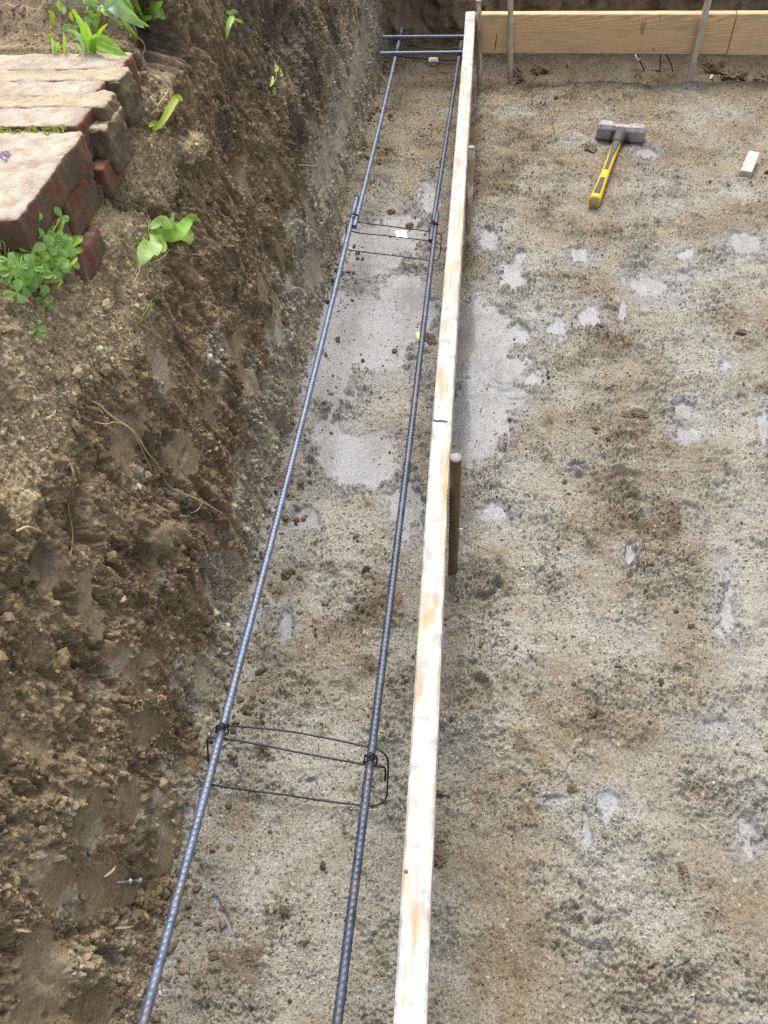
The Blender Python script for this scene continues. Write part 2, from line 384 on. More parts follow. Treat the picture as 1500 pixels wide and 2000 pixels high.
# the soil behind the paving rises
rise = ss(1.50, 1.66, Yw+.05*fbm(Yw*8, U*8, 3, 281))*ss(.60, .84, BZ)*(.10+.05*fbm(Yw*5, BX*5, 3, 282))
yy = Yw+0*D
sunk = top*(1-ss(1.47, 1.53, Yw))*.020
D = D*(1-.25*Sm)
WX = BX+NX*D+FX0; WZ = BZ+NZ*D+rise-sunk
# make a seat for the paving
seat = ss(.86, .90, Yw)*(1-ss(1.46, 1.50, Yw))*(BX < -.60)
WZ = np.where((seat > .3) & (WZ > .795), .795+.004*rw2, WZ)
V = np.stack([WX.ravel(), yy.ravel(), WZ.ravel()], 1)
dk = np.array([.145,.103,.058], np.float32); md = np.array([.265,.196,.117], np.float32); tn = np.array([.46,.365,.225], np.float32); gc = np.array([.40,.365,.28], np.float32); sc = np.array([.215,.162,.097], np.float32); lt = np.array([.32,.255,.172], np.float32)
A = lerp(dk, md, np.clip(.5+.7*fbm(Yw*7, BZ*7, 4, 311)+.3*fbm(Yw*30, BZ*25, 3, 312), 0, 1)[..., None])
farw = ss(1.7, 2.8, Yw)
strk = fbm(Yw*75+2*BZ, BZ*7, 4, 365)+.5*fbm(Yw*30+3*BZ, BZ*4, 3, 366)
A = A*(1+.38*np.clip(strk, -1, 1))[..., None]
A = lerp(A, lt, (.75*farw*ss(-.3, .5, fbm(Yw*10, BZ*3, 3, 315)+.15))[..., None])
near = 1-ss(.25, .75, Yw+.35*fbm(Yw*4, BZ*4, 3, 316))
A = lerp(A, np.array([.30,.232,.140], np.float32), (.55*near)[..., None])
A = lerp(A, sc*(1+.14*fbm(Yw*40, BZ*10, 3, 317))[..., None], (.72*Sm*(1-.3*farw))[..., None])
A = lerp(A, tn*(1+.22*fbm(Yw*25, BZ*25, 3, 318))[..., None], (Tn*(.78+.3*fbm(Yw*9, BZ*9, 3, 319)).clip(0, 1))[..., None])
gz0 = .10+.12*ss(.6, 1.6, Yw)+.08*farw
G = ss(.25, -.15, (BZ-gz0)/.15+.9*fbm(Yw*9, BZ*6, 4, 321)+.25*fbm(Yw*40, BZ*22, 3, 322))*ss(.15, .5, Yw+.3*fbm(Yw*5, BZ*5, 2, 323))
stre = ell(Yw, BZ, [(285,1135,15,30,25),(215,1290,9,30,20),(180,1345,20,25),(95,1570,12,40,10),(160,1640,16,60,12),(110,1770,22,45,10),(245,1620,14,60,10),(225,1860,26,60,20),(300,740,20,60),(405,690,24,60),(470,790,22,60),(130,1880,90,45,-35),(40,1690,40,26,-30),
              (250,930,14,36),(330,950,14,20),(480,720,14,40),(600,300,16,90,8),(590,490,22,80,8),(670,300,16,110,10),(560,700,20,90,12),(520,820,22,90,12),(460,960,30,80,12),(430,1230,22,110,12),(365,1100,18,40,10)], wp)
Gs = ss(-.05, .25, stre+.45*fbm(Yw*22, BZ*16, 4, 331)+.2*fbm(Yw*70, BZ*50, 2, 332))
A = lerp(A, gc, (.80*np.maximum(G*.9, Gs*.55))[..., None])
A = lerp(A, np.array([.38,.30,.19], np.float32), (.8*ss(-.05, .3, ell(Yw, BZ, [(130,1880,90,45,-35),(40,1690,40,26,-30),(0,850,40,120)], wp)+.35*fbm(Yw*22, BZ*16, 4, 335)))[..., None])
bk = ss(-.05, .5, ell(Yw, BZ, [(350,985,12,32),(70,1100,42,60),(545,60,75,100),(590,130,34,110),(340,135,50,66),(560,250,24,90),(480,60,40,60),(600,170,24,80),(510,150,30,60),(430,250,26,60),(640,60,18,60)], wp)+.55*fbm(Yw*18, BZ*14, 4, 341))  # near-black soil patches; the hollow's shade is painted into the colour too
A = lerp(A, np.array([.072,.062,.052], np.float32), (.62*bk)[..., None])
spk = gn(Yw*300, BZ*270, 361)+.6*gn(Yw*150, BZ*120, 362)
A = A*(1+.5*np.clip(spk, -1, 1)*(1-.75*Sm))[..., None]
A = np.where(((j3 > .8) & (c3 > .25) & (Sm < .4))[..., None], A*1.35, A)
A = np.where(((j4 > .82) & (c4 > .25) & (Sm < .4))[..., None], np.minimum(A*1.8+.05, .6), A)
A = lerp(A, np.array([.235,.165,.11], np.float32)*(1+.3*fbm(BX*16, Yw*16, 4, 351))[..., None], (ss(1.46, 1.6, Yw)*top*.8)[..., None])
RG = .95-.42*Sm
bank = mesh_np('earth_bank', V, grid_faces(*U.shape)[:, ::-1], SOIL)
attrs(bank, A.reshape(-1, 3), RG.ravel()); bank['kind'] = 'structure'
BV = V.reshape(*U.shape, 3); BA = A

# the far end of the dig
fx = np.concatenate([np.arange(-.72, 1.7, .0075), np.linspace(1.72, 3.6, 40)]); fu = np.concatenate([np.arange(0, 1.0, .0075), np.linspace(1.02, 3.5, 40)])
FX, FU = np.meshgrid(fx, fu); FX = FX.astype(np.float32); FU = FU.astype(np.float32)
rr = ss(.88, 1.0, FU); fz = np.where(FU < .95, FU-.06, .89+0*FU); fyb = 4.02+.10*np.minimum(FU, .95)+np.maximum(FU-.95, 0)
c1, j1 = lumps(FX/.05, FU/.05, 401, .6); c2, _ = lumps(FX/.022, FU/.024, 402, .7)
d = .03*fbm(FX*4, FU*4, 4, 411)+.016*ridged(FX*14, FU*5, 3, 412)+.02*c1+.010*c2-.02*ss(.25, .6, gn(FX*22, FU*12, 413))
V = np.stack([FX.ravel(), (fyb-d*(1-rr)).ravel(), (fz+d*rr).ravel()], 1)
A = lerp(np.array([.16,.115,.075], np.float32), np.array([.34,.26,.175], np.float32), np.clip(.45+.8*fbm(FX*6, FU*6, 4, 421), 0, 1)[..., None])
fb = mesh_np('far_earth_bank', V, grid_faces(*FX.shape), SOIL); attrs(fb, A.reshape(-1, 3), np.full(FX.size, .95)); fb['kind'] = 'structure'

# coarse copy of the surfaces, to set things down on
def coarse(Vg, a, b): q = Vg[::a, ::b]; return q.reshape(-1, 3), grid_faces(q.shape[0], q.shape[1])
v1, f1 = coarse(np.stack([X, Y, GZ], 2), 2, 2); v2, f2 = coarse(BV, 2, 2); v3, f3 = coarse(V.reshape(*FX.shape, 3), 2, 2)
bv = np.concatenate([v1, v2, v3]); bf = np.concatenate([f1, f2+len(v1), f3+len(v1)+len(v2)])
BVH = BVHTree.FromPolygons(bv.tolist(), bf.tolist())
def surf(px, py, off=0.0):
    r = Vector(ray(px, py)).normalized()
    p, nn, _, _ = BVH.ray_cast(Vector((0, 0, CAMZ)), r)
    if p is None: p = atz(px, py, 0); nn = Vector((0, 0, 1))
    if nn.dot(r) > 0: nn = -nn
    return p+nn*off
def surfn(px, py):
    r = Vector(ray(px, py)).normalized(); p, nn, _, _ = BVH.ray_cast(Vector((0, 0, CAMZ)), r)
    if nn.dot(r) > 0: nn = -nn
    return p, nn

# ------------------------------------------------------------------ loose crumbs (beyond counting)
ico_v = np.array([(0,0,1),(.894,0,.447),(.276,.851,.447),(-.724,.526,.447),(-.724,-.526,.447),(.276,-.851,.447),(.724,.526,-.447),(-.276,.851,-.447),(-.894,0,-.447),(-.276,-.851,-.447),(.724,-.526,-.447),(0,0,-1)], np.float32)
ico_f = np.array([(0,1,2),(0,2,3),(0,3,4),(0,4,5),(0,5,1),(1,6,2),(2,7,3),(3,8,4),(4,9,5),(5,10,1),(6,7,2),(7,8,3),(8,9,4),(9,10,5),(10,6,1),(11,7,6),(11,8,7),(11,9,8),(11,10,9),(11,6,10)], np.int32)
def crumbs(name, P, rad, col, label):
    n = len(P)
    q = ico_v[None]*(1+.38*(rng.random((n, 12, 1))-.5)*2)*rad[:, None, None]*(.7+.6*rng.random((n, 1, 3)))
    a = rng.random(n)*6.28; c, s = np.cos(a)[:, None], np.sin(a)[:, None]
    q = np.stack([q[..., 0]*c-q[..., 1]*s, q[..., 0]*s+q[..., 1]*c, q[..., 2]], 2)+P[:, None, :]
    F = (ico_f[None]+12*np.arange(n)[:, None, None]).reshape(-1, 3)
    o = mesh_np(name, q.reshape(-1, 3), F, CRUMB, smooth=False)
    attrs(o, np.repeat(col, 12, 0), np.full(n*12, .95)); o['kind'] = 'stuff'; o['label'] = label; o['category'] = 'soil'
    return o
oct_v = np.array([(1,0,0),(-1,0,0),(0,1,0),(0,-1,0),(0,0,1),(0,0,-1)], np.float32)
oct_f = np.array([(0,2,4),(2,1,4),(1,3,4),(3,0,4),(2,0,5),(1,2,5),(3,1,5),(0,3,5)], np.int32)
def grains(name, P, rad, col, label):              # tiny grit, eight faces each
    n = len(P)
    q = oct_v[None]*(1+.5*(rng.random((n, 6, 1))-.5)*2)*rad[:, None, None]*(.65+.7*rng.random((n, 1, 3)))
    q = q+(.25*rad[:, None, None]*(rng.random((n, 6, 3))-.5)*2)
    a = rng.random(n)*6.28; c, s_ = np.cos(a)[:, None], np.sin(a)[:, None]; b = rng.random(n)*3; cb, sb = np.cos(b)[:, None], np.sin(b)[:, None]
    q = np.stack([q[..., 0], q[..., 1]*cb-q[..., 2]*sb, q[..., 1]*sb+q[..., 2]*cb], 2)
    q = np.stack([q[..., 0]*c-q[..., 1]*s_, q[..., 0]*s_+q[..., 1]*c, q[..., 2]], 2)+P[:, None, :]
    F = (oct_f[None]+6*np.arange(n)[:, None, None]).reshape(-1, 3)
    o = mesh_np(name, q.reshape(-1, 3), F, CRUMB, smooth=False)
    attrs(o, np.repeat(col, 6, 0), np.full(n*6, .9)); o['kind'] = 'stuff'; o['label'] = label; o['category'] = 'soil'
    return o
def pick(n):                                       # random spots of the floor, denser towards the lens, as the mesh is
    i = np.minimum((rng.random(n)*(len(gy)-70)).astype(int)+45, len(gy)-2)
    xm = np.clip(.47+.20*gy[i], .5, 1.42); jm = np.searchsorted(gx, xm)
    j = (30+rng.random(n)*(jm-31)).astype(int); return i, j
# grit pressed into the floor
n = 190000; ii, jj = pick(n); pg = GP[ii, jj]
cl_ = ss(-.5, .5, fbm(X[ii, jj]*8, Y[ii, jj]*8, 3, 511)); keep = rng.random(n) < (.18+.75*cl_)*(1-.93*ss(.2, .8, pg))
ii, jj = ii[keep], jj[keep]; n = len(ii); rad = (.0007+.0011*rng.random(n)**2+.0016*rng.random(n)**9)*(1+.16*Y[ii, jj])
k_ = np.where(rng.random(n) < .5, .62+.36*rng.random(n), 1.0+.55*rng.random(n)**2)[:, None]
grains('floor_grit', np.stack([X[ii, jj], Y[ii, jj], GZ[ii, jj]+rad*.15], 1).astype(np.float32), rad.astype(np.float32), np.minimum(GA[ii, jj]*k_, .6).astype(np.float32), 'fine grit pressed into the muddy pit floor')
# dark clods over the pale skin and here and there
n = 26000; ii, jj = pick(n); xg, yg, zg, pg = X[ii, jj], Y[ii, jj], GZ[ii, jj], GP[ii, jj]
clus = fbm(xg*9, yg*9, 3, 501)+.6*fbm(xg*3, yg*3, 2, 502); inT = (xg < -.06) & (yg > 1.3)
keep = rng.random(n) < np.clip(.012+.40*ss(.05, .7, clus)+.06*inT*pg, 0, 1)*(1-.3*pg)
xg, yg, zg, pg = xg[keep], yg[keep], zg[keep], pg[keep]; n = len(xg)
rad = .0011+.0022*rng.random(n)**2.2+.0065*rng.random(n)**18
t = rng.random(n)[:, None]
col = np.where(pg[:, None] > .5, lerp(np.array([.075,.055,.038]), np.array([.17,.13,.09]), t), lerp(np.array([.10,.075,.048]), np.array([.27,.225,.16]), t**1.6)).astype(np.float32)
crumbs('soil_crumbs', np.stack([xg, yg, zg+rad*.25], 1), rad, col, 'loose crumbs and dark clods of soil scattered over the pit floor')
# crumbly soil standing out of the cut face, and pale grit on its shoulder
hi = int(np.searchsorted(us, 1.30))
def pickw(n):
    i = np.minimum((rng.random(n)*(len(wy_)-40)).astype(int)+36, len(wy_)-2); j = (rng.random(n)*hi).astype(int); return i, j
def facew(n, thr, sm_w):
    i, j = pickw(n); cl = fbm(Yw[i, j]*9, BZ[i, j]*9, 3, 541)+.5*fbm(Yw[i, j]*30, BZ[i, j]*24, 2, 542)
    kp = rng.random(n) < np.clip(ss(-.45, .45, cl)*thr+.35*Tn[i, j], 0, 1)*(1-sm_w*Sm[i, j]); return i[kp], j[kp]
def stick(i, j, rad, k): P_ = BV[i, j].astype(np.float32).copy(); P_[:, 0] += (nx[j]*rad*k).astype(np.float32); P_[:, 2] += (nzv[j]*rad*k).astype(np.float32); return P_
ii, jj = facew(230000, .75, .93); n = len(ii); rad = (.0007+.0012*rng.random(n)**2+.0016*rng.random(n)**8)*(1+.12*np.maximum(Yw[ii, jj], 0))
u_ = rng.random(n); k_ = np.where(u_ < .5, .5+.5*u_*2, 1.0+.9*(u_*2-1)**3)[:, None]
grains('bank_grit', stick(ii, jj, rad, .2), rad.astype(np.float32), np.minimum(BA[ii, jj]*k_, .62).astype(np.float32), 'fine brown and tan grit on the cut earth bank')
ii, jj = facew(26000, .6, .97); n = len(ii); rad = .0020+.0030*rng.random(n)**2+.0080*rng.random(n)**10
k_ = (.6+.6*rng.random(n)+.5*(rng.random(n) > .93))[:, None]
crumbs('bank_crumbs', stick(ii, jj, rad, .05), rad.astype(np.float32), np.minimum(BA[ii, jj]*k_, .6).astype(np.float32), 'loose clods and crumbs clinging to the cut earth bank')
n = 2600
yq = .0+3.9*rng.random(n)**1.2; xq = -.455+.10*rng.random(n)**2.2; zq = np.array([gz(a, b) for a, b in zip(xq, yq)])
kp = fbm(yq*6, yq*0+.5, 3, 561)+.3 > rng.random(n)*.9; xq, yq, zq = xq[kp], yq[kp], zq[kp]; n = len(xq)
rad = .0022+.007*rng.random(n)**4; t = rng.random(n)[:, None]
crumbs('foot_crumbs', np.stack([xq, yq, zq+rad*.3], 1).astype(np.float32), rad.astype(np.float32), lerp(np.array([.11,.08,.05]), np.array([.26,.21,.145]), t).astype(np.float32), 'crumbled soil fallen along the foot of the earth bank')

# ------------------------------------------------------------------ timber
def board_mat(name, axis, pale_top):
    mt, nt, b = nodes(name); L = nt.links
    sc = [26, 26, 26]; sc[axis] = 1.3
    v = coords(nt, tuple(sc))
    w = N(nt, 'ShaderNodeTexWave', Scale=2.2 if not pale_top else 1.2, Distortion=7, Detail=3); w.inputs['Detail Scale'].default_value = .9; w.wave_type = 'RINGS'; w.rings_direction = 'XYZ'[axis]
    L.new(v, w.inputs['Vector'])
    v2 = coords(nt, tuple([180 if i != axis else 4 for i in range(3)])); fib = noise(nt, v2, 1.0, 4, .6)
    vb = coords(nt, tuple([16 if i != axis else 3.2 for i in range(3)])); blot = noise(nt, vb, 1.0, 5, .6, .5)
    if pale_top:
        c1 = ramp(nt, [(.30, (.50,.33,.17)), (.5, (.60,.47,.31)), (.75, (.66,.57,.43))], w.outputs['Fac'])
        dust = ramp(nt, [(.30, (0,0,0)), (.50, (1,1,1))], blot)
        dcol = ramp(nt, [(.34, (.36,.375,.385)), (.5, (.54,.535,.51)), (.68, (.64,.615,.56))], noise(nt, coords(nt), 34, 4, .6))
        c = mixc(nt, dust.outputs[0], c1.outputs[0], dcol.outputs[0])
        st = ramp(nt, [(.52, (0,0,0)), (.66, (.9,.9,.9))], noise(nt, coords(nt, tuple([30 if i != axis else 9 for i in range(3)])), 1.0, 4, .65))
        c = mixc(nt, st.outputs[0], c, (.47,.32,.19))
        mud = ramp(nt, [(.63, (0,0,0)), (.68, (.75,.75,.75))], noise(nt, coords(nt, (1,.7,1)), 120, 4, .7)); patch = ramp(nt, [(.45, (0,0,0)), (.62, (1,1,1))], noise(nt, coords(nt), 7, 3, .6))
        c = mixc(nt, mixc(nt, 1.0, mud.outputs[0], patch.outputs[0], 'MULTIPLY'), c, (.24,.19,.125))
        st2 = ramp(nt, [(.57, (0,0,0)), (.68, (.6,.6,.6))], noise(nt, coords(nt, (1,.45,1)), 30, 6, .72))
        c = mixc(nt, st2.outputs[0], c, (.36,.345,.32))
    else:
        c1 = ramp(nt, [(.12, (.60,.385,.195)), (.4, (.71,.495,.265)), (.8, (.75,.55,.315))], w.outputs['Fac'])
        dust = ramp(nt, [(.50, (0,0,0)), (.68, (.75,.75,.75))], blot)
        c = mixc(nt, dust.outputs[0], c1.outputs[0], (.40,.33,.23))
        st = ramp(nt, [(.55, (0,0,0)), (.8, (.6,.6,.6))], noise(nt, coords(nt, tuple([22 if i != axis else 2.5 for i in range(3)])), 1.0, 3, .6))
        c = mixc(nt, st.outputs[0], c, (.72,.52,.29))
    fr = ramp(nt, [(.3, (.74,.71,.68)), (.7, (1.06,1.05,1.04))], fib)
    c = mixc(nt, .7, c, fr.outputs[0], 'MULTIPLY')
    L.new(c, b.inputs['Base Color']); b.inputs['Roughness'].default_value = .72; b.inputs['Specular IOR Level'].default_value = .3
    bp = N(nt, 'ShaderNodeBump', Strength=.35, Distance=.001); L.new(fib, bp.inputs['Height']); L.new(bp.outputs[0], b.inputs['Normal'])
    return mt
PINE = board_mat('pale_pine', 1, True); PINE2 = board_mat('orange_pine', 0, False)
def board(name, C, up_h, th, mat, side, jig=.0008):
    """a plank on edge: C = points of the middle of its top edge, up_h its depth, th its thickness"""
    P = smooth_path(C, .03); n = len(P); mb = MB(); V = []; e = .003
    sec = [(-th/2+e, 0), (th/2-e, 0), (th/2, -e), (th/2, -up_h+e), (th/2-e, -up_h), (-th/2+e, -up_h), (-th/2, -up_h+e), (-th/2, -e)]
    for i, p in enumerate(P):
        t = (P[min(i+1, n-1)]-P[max(i-1, 0)]); t.z = 0; t.normalize(); s = Vector((t.y, -t.x, 0))
        j = random.uniform(-jig, jig)
        for a, b in sec: V.append(p+s*(a+j*(a > 0))+Vector((0, 0, b+random.uniform(-.0004, .0004))))
    F = [(i*8+k, i*8+(k+1) % 8, (i+1)*8+(k+1) % 8, (i+1)*8+k) for i in range(n-1) for k in range(8)]
    F += [tuple(range(7, -1, -1)), tuple((n-1)*8+k for k in range(8))]
    mb.add(V, F)
    o = mb.build(name, mat, None, smooth=False, origin=C[0]); return o
TOPZ = CAMZ-1.06
mid = [((767.7,2060),(832.,2060)),((767.7,2000),(832.5,2000)),((786,1700),(844,1700)),((820.8,1160),(866.5,1160)),((841.5,860),(879.5,860)),((876,440),(904,440)),((902.8,100),(925.2,100)),((909.5,25),(927.4,25))]
C = []
for l, r in mid:
    a, b = atz(*l, TOPZ), atz(*r, TOPZ); q = (a+b)/2; q.z = TOPZ; C.append(q)
C = [C[0]+(C[1]-C[2]).normalized()*.9]+C[1:]
C[-1].y = 3.468
bd = board('form_board', C, .14, .038, PINE, 0)
tag(bd, 'long pale dusty pine form board on edge along the trench', 'board', 'form boards')
SIDE = C
def side_x(y):
    for a, b in zip(C, C[1:]):
        if a.y <= y <= b.y: return a.x+(b.x-a.x)*(y-a.y)/(b.y-a.y)
    return C[0].x
mk = flat('pencil', (.12,.12,.13), .8, var=.4)
mb = MB()                                         # the scribbled pencil mark across the top edge
pm = [atz(px, py, TOPZ+.0012) for px, py in [(846,819.5),(853,822),(862,821.5),(875,823.5)]]
tube(mb, smooth_path(pm, .002), lambda q_, th, t: .0004+.0016*math.sin(math.pi*min(1, .15+t*.8)), 5); mb.build('pencil_mark', mk, bd, origin=None).matrix_parent_inverse = Matrix.Translation(-Vector(bd.location))
KN = flat('knot', (.16,.075,.03), .7, var=.5, scale=200)
for px, py, r in [(909,134,.0042),(793,1702,.0026)]:
    mb = MB(); p = atz(px, py, TOPZ+.0006); lathe(mb, p-Vector((0,0,.002)), (0,0,1), [(0, r), (.002, r), (.0023, r*.6)], 12)
    o = mb.build('knot', KN, bd); o.matrix_parent_inverse = Matrix.Translation(-Vector(bd.location))
f0 = Vector((side_x(3.40)+.0195+.0008, 3.432, TOPZ)); f1_ = atz(1439,27,TOPZ); f2_ = f1_+(f1_-f0).normalized()*.004; dv = (f1_-f0).normalized(); s_ = Vector((-dv.y, dv.x, 0))*.019
fb1 = board('form_board', [f0+s_, f1_+s_], .139, .038, PINE2, 1, .0003)
tag(fb1, 'orange-tan wide form board across the far end, behind the three pale stakes', 'board', 'form boards')
fb2 = board('form_board', [f2_+s_, f2_+s_+dv*.9], .141, .038, PINE2, 1, .0003)
tag(fb2, 'lighter tan form board past the dark joint at the far right', 'board', 'form boards')
SMG = flat('smudge', (.27,.21,.14), .8, var=.3, scale=300); SPLT = flat('split', (.14,.075,.035), .9)
def on_far(px, py):
    r = Vector(ray(px, py)); nrm = Vector((-dv.y, dv.x, 0)); o = Vector((0, 0, CAMZ)); k_ = (f0-o).dot(nrm)/r.dot(nrm); return o+r*k_-nrm*.0009
for nm, pts, rr_, mm in [('split', [(971,66),(969,78),(967,92),(966,99)], .0016, SPLT), ('smudge', [(1262,42),(1257,55),(1254,70)], .0028, SMG), ('smudge', [(1256,41),(1253,52),(1252,66)], .0020, SMG), ('smudge', [(1290,29),(1288,38)], .0018, SMG), ('smudge', [(1277,92),(1275,99)], .0018, SPLT), ('knot', [(1380,69),(1381,70)], .004, SMG)]:
    mb = MB(); pts = smooth_path([on_far(*p) for p in pts], .006)
    k0 = len(pts); wv = dv
    Vv = []
    for i, p in enumerate(pts):
        ww = rr_*(.4+.9*math.sin(math.pi*(i+.6)/(k0+.2)))
        Vv += [p-wv*ww, p+wv*ww]
    mb.add(Vv, [(2*i, 2*i+1, 2*i+3, 2*i+2) for i in range(k0-1)])
    o = mb.build(nm, mm, fb1); o.matrix_parent_inverse = Matrix.Translation(-Vector(fb1.location))

# a sawn offcut lying on the floor
p = atz(1466, 314, ZR+.032); q0 = atz(1457, 335, ZR+.05)
dirb = (atz(1474,298,ZR+.05)-atz(1458,334,ZR+.05)); dirb.z = 0; Lb = dirb.length; dirb.normalize()
wb = Vector((dirb.y, -dirb.x, 0)); mb = MB(); cz = gz(p.x, p.y)-.006
Vv = []; Fv = []
cc = p.copy(); cc.z = cz
secb = [(-.018,0),(.018,0),(.0185,.032),(.0165,.035),(-.0165,.035),(-.0185,.032)]
for s in (-1, 1):
    for a, b in secb: Vv.append(cc+dirb*(s*Lb*.47)+wb*a+Vector((0,0,b+.004*s)))
Fv = [(k_, (k_+1) % 6, 6+(k_+1) % 6, 6+k_) for k_ in range(6)]+[(5,4,3,2,1,0),(6,7,8,9,10,11)]
mb.add(Vv, Fv)
BLK = board_mat('offcut_pine', 1, True)
wb_o = mb.build('wood_block', BLK, None, False, origin=cc); tag(wb_o, 'small pale sawn wood offcut lying alone on the dirt at the far right', 'wood block')

# ------------------------------------------------------------------ steel
def steel_mat(nm='mill_scale_steel', kk=1.0, ro=0.0):
    mt, nt, b = nodes(nm); L = nt.links; v = coords(nt)
    n1 = noise(nt, coords(nt, (90, 60, 90)), 1.0, 6, .7); n2 = noise(nt, v, 9, 6, .7); n3 = noise(nt, v, 220, 3, .6)
    c = ramp(nt, [(p_, tuple(x*kk for x in c_)) for p_, c_ in [(.3, (.075,.092,.130)), (.5, (.135,.165,.235)), (.72, (.23,.27,.36))]], n1).outputs[0]
    rust = ramp(nt, [(.54, (0,0,0)), (.70, (.75,.75,.75))], n2).outputs[0]
    c = mixc(nt, rust, c, (.20,.165,.135))
    sp = ramp(nt, [(.68, (0,0,0)), (.76, (.6,.6,.6))], n3).outputs[0]
    c = mixc(nt, sp, c, (.30,.26,.21))
    L.new(c, b.inputs['Base Color']); b.inputs['Metallic'].default_value = .45
    r = ramp(nt, [(.3, (.34,.34,.34)), (.7, (.60,.60,.60))], n1); L.new(r.outputs[0], b.inputs['Roughness'])
    bp = N(nt, 'ShaderNodeBump', Strength=.2, Distance=.001); L.new(n3, bp.inputs['Height']); L.new(bp.outputs[0], b.inputs['Normal'])
    return mt
STEEL = steel_mat(); STEEL_D = steel_mat('dark_mill_scale_steel', .55)
def rebar(P, label, m=None, rad=.0068, pitch=.0092, fine=.0014, rib=.0008):
    P = smooth_path(P, fine); mb = MB()
    def rf(s, th, t):
        a = abs(math.sin(th)); sign = 1 if math.sin(th) >= 0 else -1
        ph = (s+sign*.0052*math.cos(th))/pitch; fr = abs(ph-round(ph))*pitch
        r = rad+(rib*max(0, 1-(fr/.0017)**2) if fr < .0017 else 0)*min(1, a*2.2)
        if a < .22: r = rad+rib*.8
        e = min(s, 99)
        return r
    tube(mb, P, rf, 20)
    o = mb.build('rebar', m or STEEL, None, True, origin=P[0]); return tag(o, label, 'rebar', 'reinforcing bars')
zb = CAMZ-1.2
Lnear = [(285,2000),(328,1800),(371,1650),(412,1500),(434,1425),(482,1250),(520,1100),(547,1000),(585,850),(617,700),(671,500),(697,388)]
Lfar = [(694.5,443),(701,405),(720,325),(748,210),(764,160),(773,112),(779,84),(784,56)]
Rnear = [(659,2000),(670,1900),(687,1750),(725,1500),(740,1352),(771,1125),(784,1000),(799,875),(812,750),(826,640),(843,515),(854,417)]
Rfar = [(841,471),(847,440),(853,385),(865,310),(877,235),(890,165),(897,110),(902,70)]
def bar_pts(L, z0, z1=None):
    z1 = z0 if z1 is None else z1; q = [atz(x, y, z0+(z1-z0)*i/(len(L)-1)) for i, (x, y) in enumerate(L)]
    c_ = np.polyfit([p.y for p in q], [p.x for p in q], 2); y0_, y1_ = q[0].y, q[-1].y
    return [Vector((float(np.polyval(c_, y0_+(y1_-y0_)*i/8)), y0_+(y1_-y0_)*i/8, z0+(z1-z0)*i/8)) for i in range(9)]
ln_ = bar_pts(Lnear, zb); ln_ = [ln_[0]+(ln_[0]-ln_[1]).normalized()*.7]+ln_
rn_ = bar_pts(Rnear, zb); rn_ = [rn_[0]+(rn_[0]-rn_[1]).normalized()*.7]+rn_
rebar(ln_, 'near bluish ribbed rebar running beside the foot of the earth bank')
rebar(bar_pts(Lfar, zb+.002, zb-.012), 'far rebar by the earth bank, lapped past the tie beneath the cross bars')
rebar(rn_, 'near bluish ribbed rebar running beside the long pale board', STEEL_D)
rebar(bar_pts(Rfar, zb+.004, zb-.012), 'far darker rebar hugging the long board up to the cross bars', STEEL_D)
zt = zb-.012+.0165
ta = [atz(752,72.5,zt), atz(902,71.5,zt)]; tb = [atz(747,104.5,zt), atz(902,102.5,zt)]
def ext(T, l): d_ = (T[1]-T[0]).normalized(); return [T[0]-d_*.01, T[0].lerp(T[1], .5), T[1], T[1]+d_*l]
tb = [Vector((q.x, q.y, q.z)) for q in tb]
rebar(ext(ta, 1.1), 'farther of two rebars lying across the trench at its far end')
rebar(ext(tb, .04), 'nearer of two rebars lying across the trench at its far end')

WIRE = flat('black_wire', (.022,.022,.026), .45, .5, .4, 120)
def wire(name, P, r, label, cat, group, step=.006):
    mb = MB(); Q = smooth_path(P, step); tube(mb, Q, r, 8); o = mb.build(name, WIRE, None, True, origin=P[0]); return tag(o, label, cat, group)
zs = zb-.010
def st(L): return [atz(x, y, CAMZ-h) for x, y, h in L]
A1, B1 = 1.207, 1.333
wire('wire_stirrup', st([(428,1419,A1),(442,1417,A1),(480,1420,A1),(560,1428,A1),(640,1442,A1),(723,1460,A1),(742,1466,A1),(754,1476,A1+.003),(758,1492,A1+.02),(757,1530,1.29),(755,1556,1.335),(746,1568,B1),(735,1573,B1),(715,1573.5,B1),(640,1565,B1),(560,1553,B1),(480,1543,B1),(417,1533,B1),(409,1525,1.345),(408,1500,1.29),(405,1445,A1),(409,1440,A1),(426,1443,A1),(440,1443,A1),(500,1453,A1),(580,1469,A1),(650,1482,A1),(718,1494,A1),(738,1497,A1),(750,1498,A1+.002),(753,1506,A1+.015),(752,1525,A1+.035)]), .0017, 'large black wire stirrup hanging across the two near rebars', 'stirrup', 'wire stirrups')
A2, B2 = 1.21, 1.330
wire('wire_stirrup', st([(690,428,A2),(701,434,A2),(770,443,A2),(838,452,A2),(855,456,A2),(861,458,A2),(861.5,470,1.25),(859,497,1.335),(854,507,B2),(838,508,B2),(760,498,B2),(680,488,B2),(677,480,1.335),(676,460,1.27),(677,436,A2),(682,432,A2+.002),(689,452,A2+.004),(760,461,A2+.004),(840,471,A2+.004),(859,477,A2+.004)]), .0018, 'black wire stirrup over the wet clay, carrying a barcode tag', 'stirrup', 'wire stirrups')
A3, B3 = 1.225, 1.335
wire('wire_stirrup', st([(781,95,A3),(786,87,A3),(835,94,A3),(880,95,A3),(903,92,A3),(905,97,1.25),(902,115,B3),(885,118,B3),(847,116,B3),(775,110,B3),(772,108,1.33),(772,94,1.25),(776,88,A3)]), .0024, 'small far wire stirrup at the corner beneath the cross bars', 'stirrup', 'wire stirrups')
def sy(X_, Y_, z): return Vector((X_, Y_, z))
